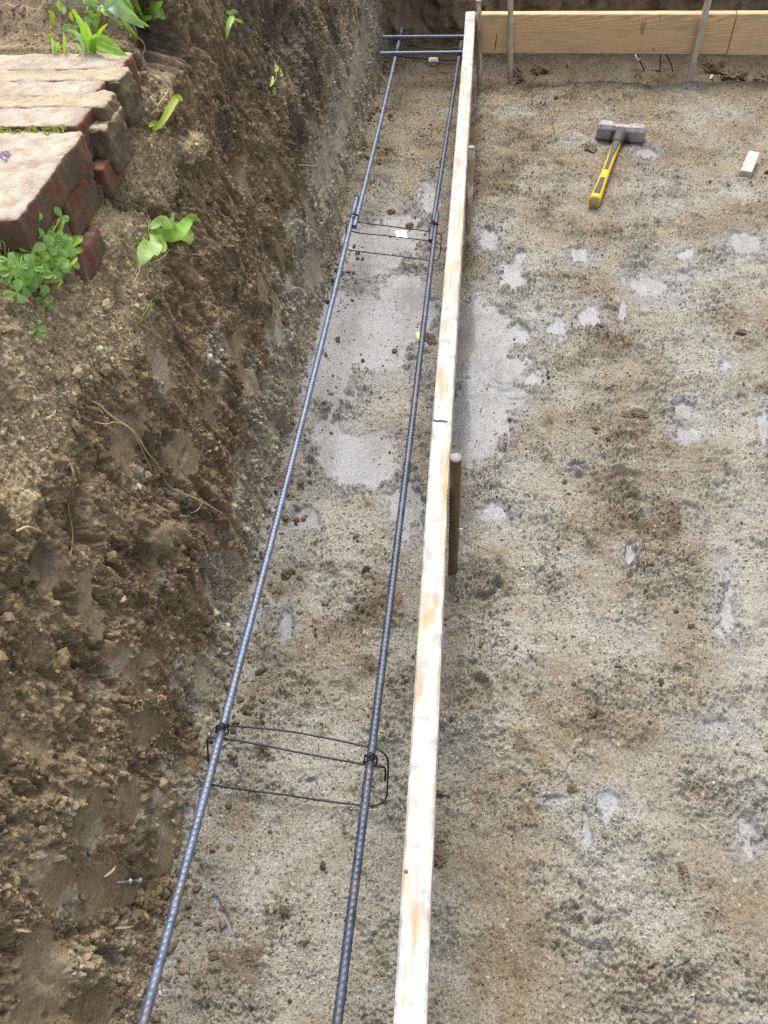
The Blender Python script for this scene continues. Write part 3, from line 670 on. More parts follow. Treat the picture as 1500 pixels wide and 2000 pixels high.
wire('wire_stirrup', [at(1290,104,1.24), at(1290,112,1.27), at(1289.5,124,1.31), at(1289,136,1.345), at(1283,138,1.352), at(1270,137,1.352)], .0026, 'bent black wire stirrup end standing under the far board', 'stirrup', 'wire stirrups')
wire('wire_stirrup', [at(1298,102,1.24), at(1304,112,1.27), at(1311,126,1.31), at(1314,140,1.34)], .0026, 'slanting black stirrup wire under the far board, left of the leaning stake', 'stirrup', 'wire stirrups')
TAGW = wire('wire_stirrup', [at(1242,100,1.25), at(1247,113,1.29), at(1253,126,1.33), at(1259,138,1.35)], .003, 'slanting wire end wearing a folded white tag below the far board', 'stirrup', 'wire stirrups')
def knot(px, py, z, label, r=.011, big=True):
    c = atz(px, py, z); mb = MB(); pts = []
    for i in range(46):
        a = i/45*2*math.pi*2.3; rr2 = r*(1+.12*math.sin(i*1.9))
        pts.append(c+Vector((math.cos(a)*rr2*.95, math.sin(a)*rr2*.35+.006*(i/45-.5), math.sin(a)*rr2)))
    tube(mb, smooth_path(pts, .004), .0011, 6)
    pts = [c+Vector((math.cos(i*.55)*.0045, math.sin(i*.55)*.0045-.003, r+.0005*i)) for i in range(18)]
    if big: tube(mb, smooth_path(pts, .003), .0012, 6)
    o = mb.build('tie_wire', WIRE, None, True, origin=c); tag(o, label, 'tie wire', 'tie wire knots')
knot(434, 1426, zb, 'black tie wire knot on the near rebar beside the bank', .0115)
knot(724, 1484, zb, 'black tie wire knot on the near rebar beside the board', .0115)
knot(692, 427, zb, 'tie wire round the lapped rebars at the foot of the bank', .014)
knot(846, 443, zb, 'tie wire round the lapped rebars next to the long board', .014)
knot(781, 73, zb-.006, 'tie wire where the farther cross bar meets the bank side rebar', .014)
knot(776, 105, zb-.006, 'tie wire where the nearer cross bar meets the bank side rebar', .014)
knot(902, 71, zb-.006, 'tie wire where the farther cross bar meets the board side rebar', .014)
knot(898, 104, zb-.006, 'tie wire where the nearer cross bar meets the board side rebar', .014)

# paper tags
PAPER = flat('white_paper', (.82,.84,.86), .6, var=.06); INK = flat('ink', (.09,.09,.10), .6)
def paper(name, c4, label, bars=True, curl=.004):
    P0, P1, P2, P3 = [Vector(p) for p in c4]; mb = MB(); n_ = 9; Vv = []
    nr = (P1-P0).cross(P3-P0).normalized()
    if nr.z < 0: nr = -nr
    f_ = lambda u, v: P0.lerp(P1, u).lerp(P3.lerp(P2, u), v)+nr*curl*(math.sin(v*3.1)*.8+.3*math.sin(u*5))
    for i in range(n_):
        for j in range(n_): Vv.append(f_(i/(n_-1), j/(n_-1)))
    Fv = [(i*n_+j, i*n_+j+1, (i+1)*n_+j+1, (i+1)*n_+j) for i in range(n_-1) for j in range(n_-1)]
    mb.add(Vv, Fv); mb.add([p-nr*.0006 for p in Vv], [q[::-1] for q in Fv])
    o = mb.build(name, PAPER, None, True, origin=P0); tag(o, label, 'tag', 'white paper tags')
    if bars:
        mb = MB(); u = .30
        while u < .80:
            w_ = random.choice([.012,.02,.03])
            mb.add([f_(u, .42)+nr*.0005, f_(u+w_, .42)+nr*.0005, f_(u+w_, .74)+nr*.0005, f_(u, .74)+nr*.0005], [(0,1,2,3)]); u += w_+random.choice([.014,.024])
        q = mb.build('barcode', INK, o); q.matrix_parent_inverse = Matrix.Translation(-P0)
    return o
paper('paper_tag', [at(772,451,1.208), at(792,449,1.203), at(796,464,1.207), at(774,463,1.208)], 'white barcode tag on the wire stirrup over the wet clay')
paper('paper_tag', [at(838,113,1.325), at(854,111,1.32), at(857,120,1.335), at(837,121,1.335)], 'plain white tag lying in the trench before the cross bars', False, .006)
paper('paper_tag', [at(1240,106,1.285), at(1245,104,1.275), at(1251,118,1.29), at(1245,118,1.297)], 'folded white tag on the slanting wire under the far board', False, .004)

# stakes
def stake_mat(name, c0, c1, spl, th0):
    mt, nt, b = nodes(name); L = nt.links; v = coords(nt)
    n1 = noise(nt, coords(nt, (70,70,18)), 1.0, 5, .65); n2 = noise(nt, coords(nt, (40,40,15)), 1.0, 5, .6)
    c = ramp(nt, [(.3, c0), (.7, c1)], n1).outputs[0]
    s = ramp(nt, [(th0, (0,0,0)), (th0+.10, (1,1,1))], n2).outputs[0]
    c = mixc(nt, s, c, spl); L.new(c, b.inputs['Base Color']); b.inputs['Roughness'].default_value = .75; b.inputs['Specular IOR Level'].default_value = .35
    bp = N(nt, 'ShaderNodeBump', Strength=.7, Distance=.0015); L.new(n2, bp.inputs['Height']); L.new(bp.outputs[0], b.inputs['Normal']); return mt
RUST = stake_mat('rusty_steel', (.085,.055,.032), (.18,.12,.068), (.32,.25,.15), .66)
MUDDY = stake_mat('splattered_steel', (.24,.185,.11), (.42,.34,.22), (.66,.60,.46), .50)
GREYW = stake_mat('weathered_grey', (.34,.29,.21), (.58,.53,.43), (.72,.66,.53), .58)
TOPM = flat('mushroomed_steel', (.235,.215,.20), .7, .1, .45, 300)
def stake(tp, bt, r, m, label, topm=True):
    bt = Vector(bt); tp = Vector(tp); d_ = (tp-bt).normalized(); P = smooth_path([bt-d_*.15, bt, bt.lerp(tp, .5)+Vector((random.uniform(-.001,.001),0,0)), tp], .012)
    o = empty('form_stake', bt, label, 'stake', 'form stakes')
    mb = MB(); tube(mb, P, lambda s, th, t: r*(1+.03*math.sin(th*2+s*60)), 16)
    q = mb.build('shaft', m, o); q.matrix_parent_inverse = Matrix.Translation(-bt)
    if topm:
        mb = MB(); lathe(mb, tp-d_*.004, d_, [(0, r*1.01), (.001, r*1.09), (.004, r*1.12), (.0052, r*.95), (.0056, r*.4)], 18)
        q = mb.build('struck_head', TOPM, o); q.matrix_parent_inverse = Matrix.Translation(-bt)
    return o
HF = CAMZ-ZR
S0 = surf
def stk(bp, tp, r, m, label, bx_=None, topm=True):
    b = S0(*bp) if bp[1] > 300 else at(*bp, HF+.015)
    if bp[1] < 300:                                # driven in just in front of the far board
        rb = Vector(ray(*bp)); yf = f0.y+(b.x-f0.x)*dv.y/dv.x-r-.004; b = Vector((0, 0, CAMZ))+rb*(yf/rb.y)
    rt = Vector(ray(*tp)); t_ = b.y/rt.y; T = Vector((0,0,CAMZ))+rt*t_
    lim_ = side_x(b.y)+.019+r+.002
    if b.y < 3.6:
        if b.x < lim_ and b.x < .3: b.x = lim_
        if T.x < lim_ and T.x < .3: T.x = lim_
    b.z = min(b.z, gz(b.x, b.y))
    return stake(T, b, r, m, label, topm)
stk((884,1117),(882.5,893),.0102,RUST,'dark rusty round steel stake against the middle of the long board')
stk((914,478),(920,287),.0098,MUDDY,'brown steel stake standing halfway along the long board')
stk((937,163),(933,1),.0105,MUDDY,'mud splashed stake in the corner between the two boards')
stk((998,151),(997,-14),.0105,GREYW,'upright pale grey stake in front of the far board near the corner')
stk((1347,154),(1386,-10),.0125,GREYW,'leaning pale grey stake before the far board joint')
NAIL = flat('bright_nail', (.62,.63,.66), .28, .9, .1)
def tiny(name, pts, r, m, label, cat, group=None):
    mb = MB(); tube(mb, smooth_path(pts, .004), r, 8); return tag(mb.build(name, m, None, True, origin=pts[0]), label, cat, group)
pn = at(893,1033,1.16); tiny('nail', [pn, pn+Vector((.012,0,.001))], .0013, NAIL, 'shiny nail tip poking out beside the rusty stake', 'nail')
# double headed nail resting on the bank
p0 = surf(224,1723,.004); p1 = surf(268,1723,.005); d_ = (p1-p0); Ln = d_.length
mb = MB(); lathe(mb, p0, d_, [(0,.0004),(.009*Ln/.035,.0023),(.0115*Ln/.035,.0024),(.0117*Ln/.035,.0021),(Ln*.50,.0021),(Ln*.505,.0042),(Ln*.53,.0046),(Ln*.555,.0042),(Ln*.56,.0024),(Ln*.93,.0024),(Ln*.94,.0045),(Ln*.975,.0050),(Ln,.0046)], 18)
tag(mb.build('double_headed_nail', NAIL, None, True, origin=p0), 'silver double headed nail lying against the lower bank', 'nail')

# ------------------------------------------------------------------ sledgehammer
HEADM = None
def head_mat():
    mt, nt, b = nodes('worn_hammer_steel'); L = nt.links; v = coords(nt); n1 = noise(nt, v, 45, 5, .65); n2 = noise(nt, v, 90, 4, .7)
    c = ramp(nt, [(.3, (.13,.10,.085)), (.48, (.27,.245,.25)), (.7, (.42,.40,.43))], n1).outputs[0]
    s = ramp(nt, [(.56, (0,0,0)), (.66, (1,1,1))], n2).outputs[0]; c = mixc(nt, s, c, (.40,.31,.20))
    L.new(c, b.inputs['Base Color']); b.inputs['Metallic'].default_value = .25; b.inputs['Roughness'].default_value = .55
    bp = N(nt, 'ShaderNodeBump', Strength=.3, Distance=.002); L.new(n2, bp.inputs['Height']); L.new(bp.outputs[0], b.inputs['Normal']); return mt
HZ = ZR
hc = atz(1213, 258, HZ+.034); he = atz(1160.5, 396, HZ+.022)
hc.z = max(gz(hc.x, hc.y), HZ)+.030; he.z = gz(he.x, he.y)+.019
root = empty('sledgehammer', hc, 'sledgehammer with yellow and black handle lying on the dirt', 'hammer')
hd = (he-hc).normalized(); Lh = (he-hc).length
hx = Vector((1, .03, -.02)); hx = (hx-hd*hx.dot(hd)*.75).normalized(); hu = hx.cross(-hd).normalized(); hw = hu.cross(hx).normalized()
if hu.z < 0: hu = -hu
mb = MB(); Vv = []
secs = [(-.084,.017,.019),(-.080,.0235,.026),(-.072,.0265,.029),(-.036,.0265,.029),(-.020,.0195,.025),(.020,.0195,.025),(.036,.0265,.029),(.072,.0265,.029),(.080,.0245,.027),(.084,.019,.021)]
for d_, a, b in secs:
    c_ = .44
    for (s1, s2) in [(1,1-c_),(1-c_,1),(-1+c_,1),(-1,1-c_),(-1,-1+c_),(-1+c_,-1),(1-c_,-1),(1,-1+c_)]:
        Vv.append(hx*d_+hw*(a*s1)+hu*(b*s2))
n_ = len(secs)
Fv = [(i*8+k_, i*8+(k_+1) % 8, (i+1)*8+(k_+1) % 8, (i+1)*8+k_) for i in range(n_-1) for k_ in range(8)]+[tuple(range(7,-1,-1)), tuple((n_-1)*8+k_ for k_ in range(8))]
mb.add(Vv, Fv); hh = mb.build('head', head_mat(), root, False)
bm_ = hh.modifiers.new('edge', 'BEVEL'); bm_.width = .0018; bm_.segments = 2
def scuffed(name, col, mud, th, rough):
    mt, nt, b = nodes(name); L = nt.links; v = coords(nt)
    d_ = ramp(nt, [(th, (0,0,0)), (th+.10, (.8,.8,.8))], noise(nt, v, 38, 6, .7)).outputs[0]; e_ = ramp(nt, [(.60, (0,0,0)), (.66, (.7,.7,.7))], noise(nt, v, 160, 4, .7)).outputs[0]
    c = mixc(nt, d_, col, mud); c = mixc(nt, e_, c, mud); L.new(c, b.inputs['Base Color']); b.inputs['Roughness'].default_value = rough; return mt
YEL = scuffed('yellow_fibreglass', (.80,.49,.015), (.42,.31,.16), .60, .45); BLK2 = scuffed('black_rubber', (.035,.037,.042), (.16,.135,.10), .54, .65); CORE = flat('fibre_core', (.42,.33,.20), .8, 0, .3, 300)
hs = hd.cross(Vector((0,0,1))).normalized(); hv = hs.cross(hd).normalized()
if hv.z < 0: hv = -hv
def handle_r(t): return .0155+.0028*math.cos(t*2.2*math.pi)*.4+.003*ss(.75, 1, np.float64(t))
def ring(t, ex, sub=None):
    r = handle_r(t)+ex; c_ = hd*(t*Lh); out = []
    for k_ in range(24):
        th = 2*math.pi*k_/24; ca, sa = math.cos(th), math.sin(th)
        out.append(c_+hs*(abs(ca)**.8*math.copysign(1, ca)*r*.95)+hv*(abs(sa)**.8*math.copysign(1, sa)*r*1.05))
    return out
def loft(rings, cap=True):
    V_ = [p for q in rings for p in q]; n2 = len(rings); k2 = len(rings[0])
    F_ = [(i*k2+k_, i*k2+(k_+1) % k2, (i+1)*k2+(k_+1) % k2, (i+1)*k2+k_) for i in range(n2-1) for k_ in range(k2)]
    if cap: F_ += [tuple(range(k2-1,-1,-1)), tuple((n2-1)*k2+k_ for k_ in range(k2))]
    return V_, F_
mb = MB(); mb.add(*loft([ring(.02+.98*i/40, 0) for i in range(41)])); hn = mb.build('handle', YEL, root)
mb = MB(); mb.add(*loft([ring(.03,.0045), ring(.10,.0045), ring(.17,.0032), ring(.20,.0012)])); mb.build('collar', BLK2, hn)
def strip(t0, t1, w0, w1, name, m):             # black insert along the top of the handle
    mb = MB(); n2 = 24; V_ = []
    for i in range(n2):
        t = t0+(t1-t0)*i/(n2-1); r = handle_r(t); w_ = w0+(w1-w0)*min(1, i/(n2*.6))
        for j in range(7):
            th = math.pi/2+(j/6-.5)*2*w_; ca, sa = math.cos(th), math.sin(th)
            V_.append(hd*(t*Lh)+hs*(abs(ca)**.8*math.copysign(1, ca)*(r*.95+.0009))+hv*(abs(sa)**.8*(r*1.05+.0009)))
    mb.add(V_, [(i*7+j, i*7+j+1, (i+1)*7+j+1, (i+1)*7+j) for i in range(n2-1) for j in range(6)]); mb.build(name, m, hn)
strip(.16, .62, 1.0, .40, 'grip_inlay', BLK2); strip(.73, .955, .40, .46, 'grip_inlay', BLK2)
mb = MB(); mb.add(*loft([[p*1.0 for p in ring(1.0,-.004)], [p+hd*.0012 for p in ring(1.0,-.0045)]])); mb.build('end_core', CORE, hn)

# ------------------------------------------------------------------ paving and bricks
def brick_mat(name, side, top_):
    mt, nt, b = nodes(name); L = nt.links; v = coords(nt)
    g = N(nt, 'ShaderNodeNewGeometry'); sx = N(nt, 'ShaderNodeSeparateXYZ'); L.new(g.outputs['Normal'], sx.inputs[0])
    n1 = noise(nt, v, 55, 5, .65); n2 = noise(nt, v, 22, 4, .6); n3 = noise(nt, v, 300, 3, .6)
    a_ = N(nt, 'ShaderNodeMath', operation='MULTIPLY_ADD'); L.new(n1, a_.inputs[0]); a_.inputs[1].default_value = .6; L.new(sx.outputs['Z'], a_.inputs[2])
    mk_ = ramp(nt, [(.82, (0,0,0)), (.98, (1,1,1))], a_.outputs[0]).outputs[0]
    cs = ramp(nt, [(.3, tuple(x*.45 for x in side)), (.5, side), (.72, tuple(x*1.35 for x in side))], n1).outputs[0]
    dirt = ramp(nt, [(.34, (0,0,0)), (.54, (.95,.95,.95))], n2).outputs[0]; cs = mixc(nt, dirt, cs, (.125,.095,.066))
    ct = ramp(nt, [(.3, tuple(x*.60 for x in top_)), (.5, top_), (.7, tuple(min(.8, x*1.18) for x in top_))], n2).outputs[0]
    pk = ramp(nt, [(.48, (0,0,0)), (.66, (.8,.8,.8))], n1).outputs[0]; ct = mixc(nt, pk, ct, (.36,.26,.185))
    c = mixc(nt, mk_, cs, ct)
    f_ = ramp(nt, [(.35, (.85,.85,.85)), (.65, (1.12,1.12,1.12))], n3).outputs[0]; c = mixc(nt, .8, c, f_, 'MULTIPLY')
    L.new(c, b.inputs['Base Color']); b.inputs['Roughness'].default_value = .9; b.inputs['Specular IOR Level'].default_value = .2
    bp = N(nt, 'ShaderNodeBump', Strength=.9, Distance=.004); L.new(noise(nt, v, 120, 6, .7), bp.inputs['Height']); L.new(bp.outputs[0], b.inputs['Normal']); return mt
BR1 = brick_mat('dusty_brick', (.24,.085,.052), (.47,.405,.325)); BR2 = brick_mat('red_brick', (.24,.088,.054), (.24,.12,.08))
def rough_block(name, x0, x1, y0, y1, z0, z1, mat, label, group, seed, skew=0, amp=.0025, rnd=.003, res=.005):
    nx_, ny_, nz_ = [max(3, int((b-a)/res)) for a, b in ((x0,x1),(y0,y1),(z0,z1))]
    nx_ = min(nx_, 60)
    import bmesh
    Vd = {}; Vl = []; Fl = []
    def vid(i, j, k_):
        if (i, j, k_) not in Vd:
            Vd[(i, j, k_)] = len(Vl); Vl.append((x0+(x1-x0)*i/nx_, y0+(y1-y0)*j/ny_, z0+(z1-z0)*k_/nz_))
        return Vd[(i, j, k_)]
    for i in range(nx_):
        for j in range(ny_):
            for k_, fl in ((0, 1), (nz_, 0)):
                q = [vid(i,j,k_), vid(i+1,j,k_), vid(i+1,j+1,k_), vid(i,j+1,k_)]; Fl.append(q[::-1] if fl else q)
    for i in range(nx_):
        for k_ in range(nz_):
            for j, fl in ((0, 0), (ny_, 1)):
                q = [vid(i,j,k_), vid(i+1,j,k_), vid(i+1,j,k_+1), vid(i,j,k_+1)]; Fl.append(q[::-1] if fl else q)
    for j in range(ny_):
        for k_ in range(nz_):
            for i, fl in ((0, 1), (nx_, 0)):
                q = [vid(i,j,k_), vid(i,j+1,k_), vid(i,j+1,k_+1), vid(i,j,k_+1)]; Fl.append(q[::-1] if fl else q)
    V_ = np.array(Vl); lo = np.array([x0,y0,z0])+rnd; hi_ = np.array([x1,y1,z1])-rnd
    cl = np.clip(V_, lo, hi_); d_ = V_-cl; dl = np.linalg.norm(d_, axis=1, keepdims=True); dn = d_/np.maximum(dl, 1e-9)
    V_ = cl+dn*np.minimum(dl, rnd)
    q = fbm((V_[:, 0]+V_[:, 2]*.7)*26, (V_[:, 1]-V_[:, 2]*.6)*26, 4, seed)
    q2 = fbm((V_[:, 0]+V_[:, 2])*80, (V_[:, 1]+V_[:, 2])*80, 3, seed+7)
    V_ = V_+dn*((amp*q+amp*.4*q2)*np.where(dn[:, 2] > .8, .45, 1))[:, None]
    edge = ss(x1-.05, x1, V_[:, 0]); V_[:, 0] += edge*.005*fbm(V_[:, 1]*22, V_[:, 2]*5, 3, seed+3)+skew*(V_[:, 1]-y0)
    mb = MB(); mb.add(V_.tolist(), Fl); o = mb.build(name, mat, None, True, origin=(x1, (y0+y1)/2, z0))
    return tag(o, label, 'brick', group)
ZP = CAMZ-.5
GP_ = 'pale bricks of the old path'
rough_block('paving_brick', -1.02, -.628, 1.388, 1.462, ZP-.065, ZP+.002, BR1, 'farthest pale dusty path brick, under the grass tuft', GP_, 601)
rough_block('paving_brick', -1.00, -.640, 1.283, 1.354, ZP-.065, ZP, BR1, 'second dusty path brick from the grass tuft, with a cracked edge', GP_, 602)
rough_block('paving_brick', -1.00, -.628, 1.172, 1.252, ZP-.065, ZP-.002, BR1, 'third pale path brick, behind the mossy joint', GP_, 603)
rough_block('paving_slab', -1.00, -.606, .888, 1.146, ZP-.050, ZP, BR1, 'wide pale slab nearest the viewer, at the end of the path', GP_, 604, amp=.003)
GR = 'red bricks under the path edge'
rough_block('red_brick', -.80, -.612, 1.022, 1.142, ZP-.115, ZP-.055, BR2, 'dark red brick end under the slab, below the mossy joint', GR, 611, rnd=.004, amp=.003)
rough_block('red_brick', -.80, -.610, .892, 1.018, ZP-.118, ZP-.053, BR2, 'dirt smeared red brick end under the slab beside the clover', GR, 612, rnd=.004, amp=.003)
rough_block('red_brick', -.78, -.606, 1.165, 1.235, ZP-.115, ZP-.068, BR2, 'small brown brick end below the third path brick', GR, 613)
rough_block('red_brick', -.76, -.604, .985, 1.095, ZP-.178, ZP-.119, BR2, 'rounded brighter red brick sticking out lowest beneath the slab', GR, 614, rnd=.016, amp=.003)
# mortar bed between and beside the bricks
MORT = brick_mat('old_mortar', (.21,.165,.105), (.46,.38,.27))
def mortar(name, x0, x1, y0, y1, z0, z1, label, seed): o = rough_block(name, x0, x1, y0, y1, z0, z1, MORT, label, 'mortar between the path bricks', seed, amp=.007, rnd=.006, res=.004); o['category'] = 'mortar'
mortar('mortar_bed', -1.0, -.612, 1.340, 1.402, ZP-.08, ZP+.001, 'crumbling tan mortar between the two farthest path bricks', 621)
mortar('mortar_bed', -1.0, -.606, 1.238, 1.298, ZP-.08, ZP-.000, 'crumbling mortar strip running to the broken grey corner', 622)
mortar('mortar_bed', -1.0, -.622, 1.135, 1.180, ZP-.08, ZP-.010, 'mossy sunken mortar joint behind the wide slab', 623)
mortar('mortar_lump', -.70, -.600, 1.205, 1.30, ZP-.10, ZP-.022, 'rough tan mortar lump hanging off the broken path corner', 624)

# ------------------------------------------------------------------ plants
def leaf_mat(name, c0, c1, tr=.35):
    mt, nt, b = nodes(name); L = nt.links; v = coords(nt); n1 = noise(nt, v, 70, 4, .6)
    c = ramp(nt, [(.3, c0), (.7, c1)], n1).outputs[0]; L.new(c, b.inputs['Base Color']); b.inputs['Roughness'].default_value = .45
    t_ = N(nt, 'ShaderNodeBsdfTranslucent'); L.new(mixc(nt, .5, c, (.5,.75,.05), 'MIX'), t_.inputs[0]); mx = N(nt, 'ShaderNodeMixShader'); mx.inputs[0].default_value = tr
    L.new(b.outputs[0], mx.inputs[1]); L.new(t_.outputs[0], mx.inputs[2]); L.new(mx.outputs[0], nt.nodes['Material Output'].inputs[0]); return mt
G1 = leaf_mat('fresh_leaf', (.22,.46,.04), (.38,.64,.09)); G2 = leaf_mat('blue_leaf', (.24,.44,.22), (.42,.62,.40)); G3 = leaf_mat('pale_leaf', (.38,.60,.15), (.56,.76,.32)); G4 = leaf_mat('clover_leaf', (.22,.44,.10), (.40,.64,.22))
YG = leaf_mat('yellow_blade', (.38,.46,.05), (.55,.62,.10)); STEM = flat('green_stem', (.27,.33,.10), .6, 0, .3, 80); ROOTM = flat('dry_root', (.46,.36,.22), .8, 0, .25, 90); STRAW = flat('straw', (.58,.47,.26), .7, 0, .2, 90)
def blade(mb, P, w, prof=None, nrm=None, fold=.25, wave=0, seg=14):
    P = smooth_path(P, max(.0015, sum((Vector(b)-Vector(a)).length for a, b in zip(P, P[1:]))/seg)); n_ = len(P); V_ = []
    for i, p in enumerate(P):
        t = i/(n_-1); T_ = (P[min(i+1,n_-1)]-P[max(i-1,0)]).normalized()
        vv = nrm if nrm is not None else (Vector((0,0,CAMZ))-p).normalized()
        s_ = T_.cross(vv).normalized(); u_ = s_.cross(T_)
        ww = w*(prof(t) if prof else math.sin(math.pi*min(1, .12+t*.88))**.7)*.5
        wv = wave*math.sin(t*14+1)*w
        for a in (-1, -.5, 0, .5, 1):
            V_.append(p+s_*ww*a*(1+wave*.6*math.sin(t*19+a))+u_*(abs(a)*ww*fold+wv*a*abs(a)))
    return mb.add(V_, [(i*5+k_, i*5+k_+1, (i+1)*5+k_+1, (i+1)*5+k_) for i in range(n_-1) for k_ in range(4)])
def plant(name, base, label, cat, leaves, stems=(), mat=None, group=None, part='leaf'):
    o = empty(name, base, label, cat, group); inv = Matrix.Translation(-Vector(base))
    for L_ in leaves:
        mb = MB(); blade(mb, L_['p'], L_['w'], L_.get('prof'), None, L_.get('fold', .25), L_.get('wave', 0)); q = mb.build(part, L_.get('m', mat)); q.parent = o; q.matrix_parent_inverse = inv
    if stems:
        mb = MB()
        for P_, r in stems: tube(mb, smooth_path(P_, .004), lambda s, th, t, r=r: r*(1-.5*t), 6)
        q = mb.build('stem', STEM); q.parent = o; q.matrix_parent_inverse = inv
    return o
S_ = surf
ovate = lambda t: math.sin(math.pi*min(1, (t*.94+.03)**.75))**.8
obov = lambda t: (.12+.95*math.sin(math.pi*(t**1.3)*.93)**.85 if t < .999 else .1)
ww = lambda px, py: (S_(px, py)-Vector((0,0,CAMZ))).length/FOC            # metres per photo pixel there
k1 = ww(320,450)
plant('broadleaf_weed', S_(287,450,.004), 'uprooted weed with five broad leaves drooping over the bank', 'weed',
  [dict(p=[S_(288,450,.006), S_(305,436,.030), S_(330,436,.034), S_(355,438,.026), S_(381,433,.016)], w=26*k1, prof=lambda t: ovate(t)*(1-.35*t), wave=.12, m=G1),
   dict(p=[S_(288,449,.006), S_(298,434,.030), S_(312,427,.036), S_(326,431,.030)], w=17*k1, prof=ovate, wave=.12, m=G3),
   dict(p=[S_(325,442,.028), S_(343,450,.030), S_(357,464,.022), S_(370,478,.012)], w=28*k1, prof=lambda t: .25+.75*ovate(t), wave=.1, m=G3),
   dict(p=[S_(289,455,.006), S_(284,480,.016), S_(275,500,.016), S_(263,525,.008)], w=34*k1, prof=lambda t: ovate(t) if t > .25 else .12+t, wave=.12, m=G3),
   dict(p=[S_(289,455,.006), S_(293,475,.020), S_(302,488,.020), S_(315,502,.012)], w=20*k1, prof=lambda t: ovate(t) if t > .25 else .12+t, m=G3)],
  [([S_(262,415,.002), S_(275,430,.006), S_(287,450,.006)], .0016), ([S_(287,450,.006), S_(310,440,.030), S_(326,446,.028)], .0012)])
# clover trailing over the edge
def clover(base_px, lst, label, rr3=.0092):
    b0 = S_(*base_px, .004); o = empty('clover_plant', b0, label, 'clover', 'clover at the path edge'); inv = Matrix.Translation(-b0)
    ml = MB(); ms = MB()
    for px, py, off, sc_ in lst:
        c = S_(px, py, off); k_ = (c-Vector((0,0,CAMZ))).length/FOC
        bp_ = b0+Vector((0, random.uniform(-.02,.02), 0)); mid_ = bp_.lerp(c, .55)+Vector((.012, 0, .012))
        tube(ms, smooth_path([bp_, mid_, c], .004), .0007, 5)
        vw = (Vector((0,0,CAMZ))-c).normalized(); a0 = random.random()*6.28
        e1 = vw.orthogonal().normalized(); e2 = vw.cross(e1)
        tilt = vw*random.uniform(-.3,.5)
        for q in range(3):
            a = a0+q*2.09+random.uniform(-.2,.2); d_ = (e1*math.cos(a)+e2*math.sin(a)+tilt*random.uniform(-.6,.6)).normalized(); ll = rr3*sc_*2*random.uniform(.6,1.1)
            blade(ml, [c, c+d_*ll*.5+vw*.0012, c+d_*ll], ll*random.uniform(.5,.85), obov, None, random.uniform(-.2,.9), 0, 8)
    q = ml.build('leaves', G4 if rr3 > .006 else G1); q.parent = o; q.matrix_parent_inverse = inv
    q = ms.build('stems', STEM); q.parent = o; q.matrix_parent_inverse = inv
    return o
random.seed(21)
cl = [(random.uniform(-10,60), random.uniform(450,560), random.uniform(.012,.045), random.uniform(.7,1.15)) for _ in range(44)]
clover((10,520), cl+[(15,588,.02,1.1),(35,570,.02,1),(30,545,.03,1),(8,500,.04,1.2)], 'bigger clover clump at the left edge below the slab')
cl = [(random.uniform(50,120), random.uniform(455,530), random.uniform(.012,.04), random.uniform(.7,1.1)) for _ in range(32)]
clover((70,500), cl+[(78,515,.03,1),(105,520,.02,1),(100,448,.03,.9),(60,450,.03,1)], 'clover clump with light green leaves touching the red bricks')
clover((65,600), [(75,590,.012,1.2),(88,598,.010,.9),(70,655,.008,.9),(60,645,.008,1)], 'few clover leaves dangling below the clumps on thin stems', .0062)
clover((290,592), [(282,605,.008,.55),(290,590,.010,.5),(268,622,.006,.6),(302,582,.008,.45)], 'tiny clover seedling alone on the bank face', .0055)
random.seed(33)
plant('grass_sprig', S_(60,470,.006), 'thin yellow-green grass stems tangled through the clover clumps', 'grass', [dict(p=[S_(x, y, .008), S_(x+random.uniform(-12,16), y-random.uniform(6,22), .035), S_(x+random.uniform(-30,36), y+random.uniform(-14,22), .03)], w=random.uniform(3,8)*k1, m=random.choice([YG, G1, G1, G2])) for x, y in [(random.uniform(0,120), random.uniform(445,560)) for _ in range(34)]])
plant('grass_sprig', S_(132,488,.01), 'bright pointed sprig reaching from the clover towards the tan soil', 'grass', [dict(p=[S_(118,492,.010), S_(134,491,.016), S_(152,488,.008)], w=8*k1, m=G1), dict(p=[S_(90,480,.012), S_(108,470,.022), S_(118,475,.016)], w=9*k1, m=G1)])
# tuft behind the paving
kg = ww(180,90)
def gr(pts, w, m=G1, offs=None):
    n_ = len(pts); return dict(p=[S_(x, y, (offs[i] if offs else .004+.03*math.sin(math.pi*i/(n_-1)))) for i, (x, y) in enumerate(pts)], w=w*kg, m=m, fold=.35)
gb = atz(178, 100, ZP)
def up_blade(bx_, by_, tips, w, m=G1):            # grows upright from the ground behind the paving
    b_ = atz(bx_, by_, ZP+.002); out = [b_]
    for (x, y, dyv) in tips:
        r_ = Vector(ray(x, y)); t_ = (b_.y+dyv)/r_.y; out.append(Vector((0,0,CAMZ))+r_*t_)
    return dict(p=out, w=w*kg, m=m, fold=.35)
plant('grass_tuft', gb, 'bright green tuft of grass growing behind the farthest path brick', 'grass',
  [up_blade(170,101,[(166,75,.0),(158,45,-.005),(139,17,-.02)], 9), up_blade(176,101,[(178,80,0),(172,60,-.01),(164,40,-.02)], 8), up_blade(180,101,[(186,82,-.01),(215,95,-.03),(250,109,-.05)], 16), up_blade(182,102,[(190,75,-.01),(212,82,-.02),(236,96,-.04)], 13),
   up_blade(168,102,[(160,78,-.01),(143,62,-.02),(128,60,-.03)], 8, G2), up_blade(184,102,[(192,70,0),(200,56,-.01),(212,45,-.02)], 5, YG), up_blade(160,102,[(150,90,-.01),(142,84,-.02)], 6, G2), up_blade(126,104,[(126,80,0),(124,62,-.004)], 5), up_blade(104,104,[(104,85,0),(100,72,-.004)], 6, G2), up_blade(108,104,[(112,90,0),(116,82,-.01)], 6)])
